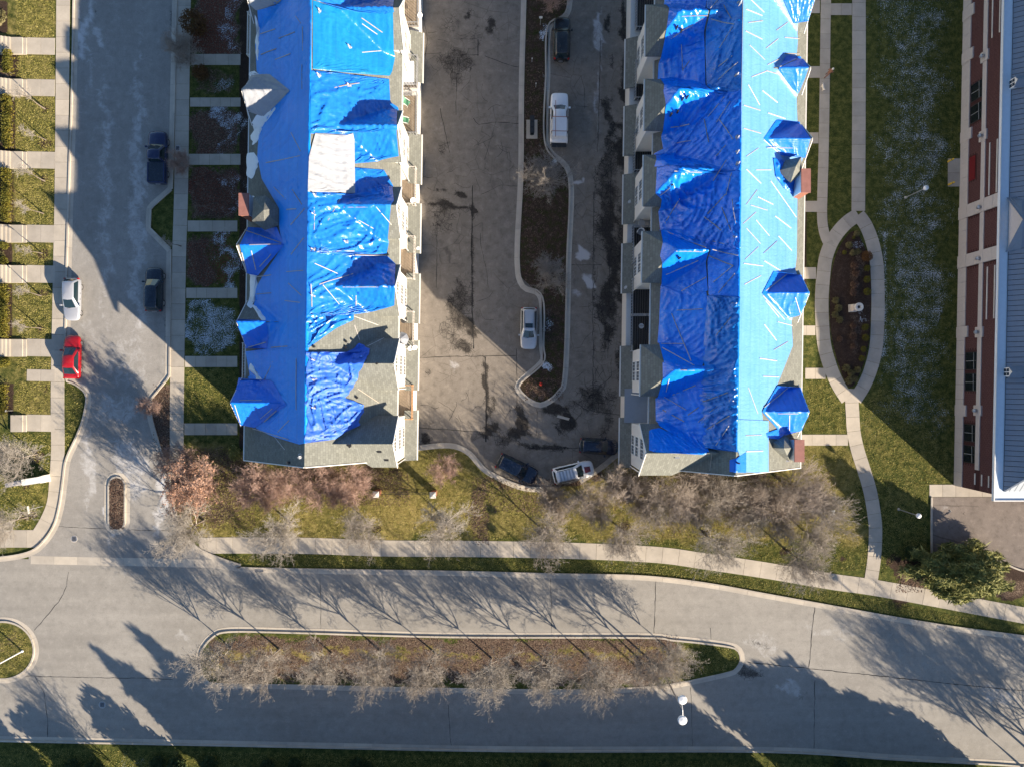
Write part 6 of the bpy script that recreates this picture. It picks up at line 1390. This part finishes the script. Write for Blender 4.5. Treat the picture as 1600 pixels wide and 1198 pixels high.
gF = 'iron fences between the brick pillars'
for xa, xb, y, lb in [(424,587,768,'black iron fence running behind the pink shrubs'), (597,674,768.5,'short black iron fence between two brick pillars')]:
    a = Vector(G(xa, y)); b = Vector(G(xb, y)); r = thing('iron_fence', lb, 'fence', a, 0, gF); n_ = int((b-a).length/.14); pk = MB().bar((0,0,.06), (0,0,1.55), .02, .02).mesh('picket', 'dark_metal')
    for z in (.2, 1.4): MB().bar((0,0,z), (b.x-a.x,0,z), .035, .035).build('rail', 'dark_metal', r)
    for k in range(n_): link('picket', pk, r, ((k+.5)*.14, 0, 0))
# utility boxes, drains, manholes, wheel stop
r = thing('utility_box', 'small white utility box on the lawn below the spreading bare tree', 'utility box', G(1296, 799)); MB().box(-.2,.2,-.3,.3,0,.8).build('box', 'white_plastic', r); MB().box(-.23,.23,-.33,.33,.803,.87).build('lid', 'lamp_clear', r)
gN = 'manhole covers'
for x, y, s2, lb in [(116,841,.36,'round manhole cover in the street mouth at the lower left'), (160,1100,.36,'round manhole cover in the shaded lane near the bottom left'), (278,232,.3,'dark round cover in the shaded pavement behind the navy pickup'), (1484,798,.12,'small round cover in the parking lot')]:
    r = thing('manhole_cover', lb, 'manhole cover', (*G2(x, y), .018 if y != 232 else .04), 0, gN); MB().lathe([(s2*1.18,0),(s2*1.18,.012),(s2*1.0,.014)], n=20).build('ring', 'kerb_concrete', r); MB().lathe([(s2*.97,0),(s2*.97,.022)], n=20).build('lid', 'grey_metal', r)
    q = MB()
    for k in range(-3, 4): q.box(-s2*.6, s2*.6, k*s2*.2-.02, k*s2*.2+.02, .0225, .03)
    q.build('tread', 'dark_metal', r)
gD = 'kerb drains'
for x, y, rz, lb in [(1470,976,-9,'storm drain in the kerb of the right bend'), (405,886,0,'storm drain in the kerb by the corner lawn strip')]:
    r = thing('storm_drain', lb, 'drain', (*G2(x, y+3), .024), R(rz), gD); MB().box(-.45,.45,-.28,.28,-.02,.006).build('frame', 'dark_metal', r)
    for k in range(7): MB().box(-.4+k*.12,-.34+k*.12,-.24,.24,.007,.02).build('bar', 'grey_metal', r)
r = thing('concrete_chunk', 'broken concrete wheel stop lying off the island tip', 'wheel stop', (*G2(880, 652), .012), R(-14)); MB().slab3([(-.7,-.13,.17),(.65,-.15,.16),(.7,.12,.15),(-.66,.14,.17)], .17).build('block', 'kerb_concrete', r)
gY = 'yellow bollards at the hall door'
for x, y, lb in [(1481,253,'yellow bollard at the upper corner of the hall door pad'), (1482,289,'yellow bollard at the lower corner of the hall door pad')]:
    r = thing('bollard', lb, 'bollard', G(x, y), 0, gY); MB().lathe([(.09,0),(.09,1.0),(.06,1.08),(.01,1.1)], n=10).build('post', 'yellow_paint', r); MB().lathe([(.093,.75),(.093,.85)], n=10).build('band', 'dark_metal', r)
# pedestal urn in the oval bed
r = thing('garden_pedestal', 'stone pedestal with a round white basin in the oval flower bed', 'pedestal', (*G2(1331, 482), .05), R(2)); MB().box(-.42,.42,-.42,.42,0,.16).build('plinth', 'cap_stone', r); MB().box(-.36,.36,-.36,.36,.163,1.1).build('shaft', 'fresh_wood' if False else 'pale_stone', r)
MB().lathe([(.3,1.103),(.46,1.2),(.47,1.42),(.4,1.45),(.2,1.42),(.17,1.25)], (.12,0,0), 22).build('basin', 'cap_stone', r); MB().lathe([(.165,1.2),(.165,1.26)], (.12,0,0), 14).build('basin_hole', 'dark_metal', r)
# balcony things
def deck_z(p): return 3.27
def on_deck(px, py): return G(px, py, 3.28)
gK = 'white chairs on the shaded balcony'
for x, y, rz, lb in [(1001,339,-60,'upper white tub chair on the shaded right balcony'), (1000,364,60,'lower white tub chair on the shaded right balcony')]:
    r = thing('tub_chair', lb, 'chair', on_deck(x, y), R(rz), gK); MB().box(-.3,.3,-.3,.3,.33,.45).build('seat', 'grey_fabric', r)
    m = MB(); n = 12; a0 = R(100); vs = []
    for k in range(n+1):
        t = -R(125)+R(250)*k/n; c_, s2 = math.cos(t), math.sin(t); hh = .5+.25*max(0,c_)
        for rr, z in ((.38,.1),(.38,hh+.12),(.31,hh+.12),(.31,.1)): vs.append((c_*rr, s2*rr, z))
    m.add(vs, [(4*k+q, 4*k+(q+1)%4, 4*(k+1)+(q+1)%4, 4*(k+1)+q) for k in range(n) for q in range(4)]); m.build('backrest', 'white_plastic', r)
    for a, b in ((-.22,-.22),(.22,-.22),(.22,.22),(-.22,.22)): MB().tube([(a,b,.02),(a,b,.33)], .025, 6).build('leg', 'dark_metal', r)
r = thing('round_table', 'small round table between the two white tub chairs', 'table', on_deck(1001, 351)); MB().lathe([(.36,.68),(.38,.7),(.36,.72)], n=20).build('tabletop', 'grey_metal', r); MB().lathe([(.2,.02),(.04,.06),(.04,.67)], n=10).build('stem', 'dark_metal', r)
gG = 'green garden chairs on the sunny balcony'
for x, y, rz, lb in [(636,163,-35,'upper green garden chair on the sunny left balcony'), (635,191,-15,'lower green garden chair on the sunny left balcony')]:
    r = thing('garden_chair', lb, 'chair', on_deck(x, y), R(rz), gG); MB().box(-.3,.3,-.28,.28,.4,.46).build('seat', 'green_fabric', r); MB().slab3([(-.3,-.28,.5),(-.3,.28,.5),(-.5,.28,1.0),(-.5,-.28,1.0)], .05).build('backrest', 'green_fabric', r)
    for sg in (-1,1): MB().box(-.35,.3,sg*.31-.03,sg*.31+.03,.6,.65).build('armrest', 'white_plastic', r)
    for a, b in ((-.27,-.25),(.27,-.25),(.27,.25),(-.27,.25)): MB().tube([(a,b,.02),(a,b,.4)], .02, 6).build('leg', 'white_plastic', r)
r = thing('covered_tub', 'pale covered hot tub filling the upper left balcony', 'hot tub', on_deck(637, 118)); MB().box(-.75,.75,-1.05,1.05,.02,.85).build('tub', 'grey_fabric', r); MB().box(-.8,.8,-1.1,.0,.853,.95).build('cover', 'white_plastic', r); MB().box(-.8,.8,.02,1.1,.853,.95).build('cover', 'white_plastic', r)
r = thing('barbecue_grill', 'dark covered grill on the lower sunny balcony of the left row', 'grill', on_deck(633, 501)); MB().lathe([(.1,.7),(.34,.85),(.38,1.0),(.3,1.15),(.1,1.22)], n=16).build('bowl', 'dark_metal', r)
for k in range(3): a = k*2.09; MB().tube([(.3*math.cos(a),.3*math.sin(a),.02),(.15*math.cos(a),.15*math.sin(a),.75)], .02, 6).build('leg', 'dark_metal', r)
r = thing('patio_umbrella', 'folded grey patio umbrella on the lower sunny balcony of the left row', 'umbrella', on_deck(631, 531)); MB().tube([(0,0,.02),(0,0,2.0)], .025, 8).build('pole', 'white_plastic', r); MB().lathe([(.75,1.4),(.6,1.5),(.25,1.85),(.02,2.02)], n=8).build('canopy', 'grey_fabric', r)
r = thing('snow_shovel_bucket', 'grey plastic tub on a shaded balcony of the right row', 'tub', on_deck(1001, 510)); MB().lathe([(.2,.02),(.28,.4),(.25,.4),(.19,.1)], n=14).build('bucket', 'white_plastic', r); MB().tube([(.25,0,.38),(0,0,.6),(-.25,0,.38)], .015, 5).build('handle', 'dark_metal', r)
gS = 'satellite dishes on the balcony edges'
for x, y, z, s2, lb in [(656,24,4.2,.28,'dish arm at the top corner of the left courtyard side'), (645,313,4.4,.3,'satellite dish beside the third sunny balcony'), (641,544,4.3,.3,'satellite dish pair left one beside the folded umbrella'), (648,543,4.3,.3,'satellite dish pair right one beside the folded umbrella'), (653,388,4.1,.18,'small dish by the fourth sunny balcony'), (983,315,4.1,.2,'small dish by the balcony with two white chairs'), (977,449,4.1,.2,'small dish below the balcony with two white chairs'), (1012,108,4.4,.25,'round dish at the upper shaded balcony of the right row')]:
    r = thing('satellite_dish', lb, 'satellite dish', G(x, y, z), 0, gS); d_ = link('dish', MB().lathe([(.02,-.06),(s2*.6,-.03),(s2,.05),(s2*.97,.06),(s2*.5,.0),(.02,-.03)], n=16).mesh('dish', 'white_plastic', True), r, (0,0,0), (R(45),0,R(40)))
    MB().tube([(0,0,-.05),(-.05 if x < 800 else .05,0,-1.0)], .025, 6).build('mast', 'grey_metal', r); MB().tube([(.05,-.1,-.1),(.22,-.22,.2)], .015, 5).build('feed_arm', 'grey_metal', r)

# ------------------------------------------------------------------ the person and the dog on the garden path
def skinned(name, verts, edges, radii, mat, parent, sub=1):
    me = bpy.data.meshes.new(name); me.from_pydata(verts, edges, []); me.materials.append(M[mat])
    o = link(name, me, parent); o.modifiers.new('skin', 'SKIN'); 
    for i, r_ in enumerate(radii): me.skin_vertices[0].data[i].radius = (r_, r_) if not isinstance(r_, tuple) else r_
    me.skin_vertices[0].data[0].use_root = True
    sb = o.modifiers.new('sub', 'SUBSURF'); sb.levels = sub; sb.render_levels = sub; 
    for p_ in me.polygons: p_.use_smooth = True
    return o
pr = thing('person', 'person in a dark brown jacket walking beside the garden path', 'person', G(1290, 119), R(35))
V_ = [(0,0,.95),(0,0,1.15),(.02,0,1.38),(.03,0,1.5),(.05,0,1.62),(.06,0,1.74), (.0,.1,.9),(.16,.11,.5),(.05,.11,.08),(.18,.12,.04), (.0,-.1,.9),(-.1,-.11,.48),(-.34,-.11,.14),(-.24,-.12,.05), (.02,.2,1.4),(-.04,.27,1.12),(.1,.28,.9),(.16,.27,.82), (.02,-.2,1.4),(.1,-.26,1.14),(.3,-.24,1.0),(.38,-.22,.98)]
E_ = [(0,1),(1,2),(2,3),(3,4),(4,5),(0,6),(6,7),(7,8),(8,9),(0,10),(10,11),(11,12),(12,13),(2,14),(14,15),(15,16),(16,17),(2,18),(18,19),(19,20),(20,21)]
Rd = [.15,.15,.17,.06,.10,.09,.1,.07,.05,.045,.1,.07,.05,.045,.075,.055,.042,.035,.075,.055,.042,.035]
skinned('body', V_, E_, Rd, 'cloth_brown', pr)
MB().lathe([(.02,1.58),(.095,1.62),(.115,1.72),(.1,1.82),(.03,1.86)], (.055,0,0), 14).build('knit_hat', 'fur_white', pr, smooth=True)
MB().lathe([(.03,1.5),(.085,1.56),(.1,1.64),(.08,1.7)], (.08,0,0), 12).build('face', 'skin', pr, smooth=True)
for sg in (-1,1): 
    for k in range(4): MB().tube([((.16 if sg>0 else .38)+.01*k, sg*(.27 if sg>0 else .22)+.018*(k-1.5), (.82 if sg>0 else .98)), ((.19 if sg>0 else .44)+.01*k, sg*(.27 if sg>0 else .22)+.016*(k-1.5), (.74 if sg>0 else .95))], [.011,.008], 6).build('finger', 'skin', pr)
dg = thing('dog', 'small white and dark dog on the garden path beside the walker', 'dog', (*G2(1284, 139), .03), R(110))
V_ = [(-.2,0,.36),(0,0,.37),(.2,0,.4),(.3,0,.5),(.36,0,.58),(.48,0,.55), (-.2,.07,.28),(-.26,.08,.16),(-.2,.08,.02), (-.2,-.07,.28),(-.26,-.08,.16),(-.2,-.08,.02), (.2,.07,.26),(.2,.07,.14),(.23,.07,.02), (.2,-.07,.26),(.2,-.07,.14),(.23,-.07,.02), (-.34,0,.46),(-.42,0,.58)]
E_ = [(0,1),(1,2),(2,3),(3,4),(4,5),(0,6),(6,7),(7,8),(0,9),(9,10),(10,11),(2,12),(12,13),(13,14),(2,15),(15,16),(16,17),(0,18),(18,19)]
skinned('body', V_, E_, [.1,.11,.13,.08,.085,.045,.06,.03,.025,.06,.03,.025,.055,.03,.026,.055,.03,.026,.03,.02], 'fur_white', dg)
for sg in (-1,1): MB().slab3([(.33,sg*.05,.66),(.39,sg*.09,.6),(.33,sg*.1,.56)], .02).build('ear', 'cloth_dark', dg)
MB().lathe([(.02,-.02),(.025,0),(.01,.02)], (.53,0,.55), 8).build('nose', 'cloth_dark', dg)
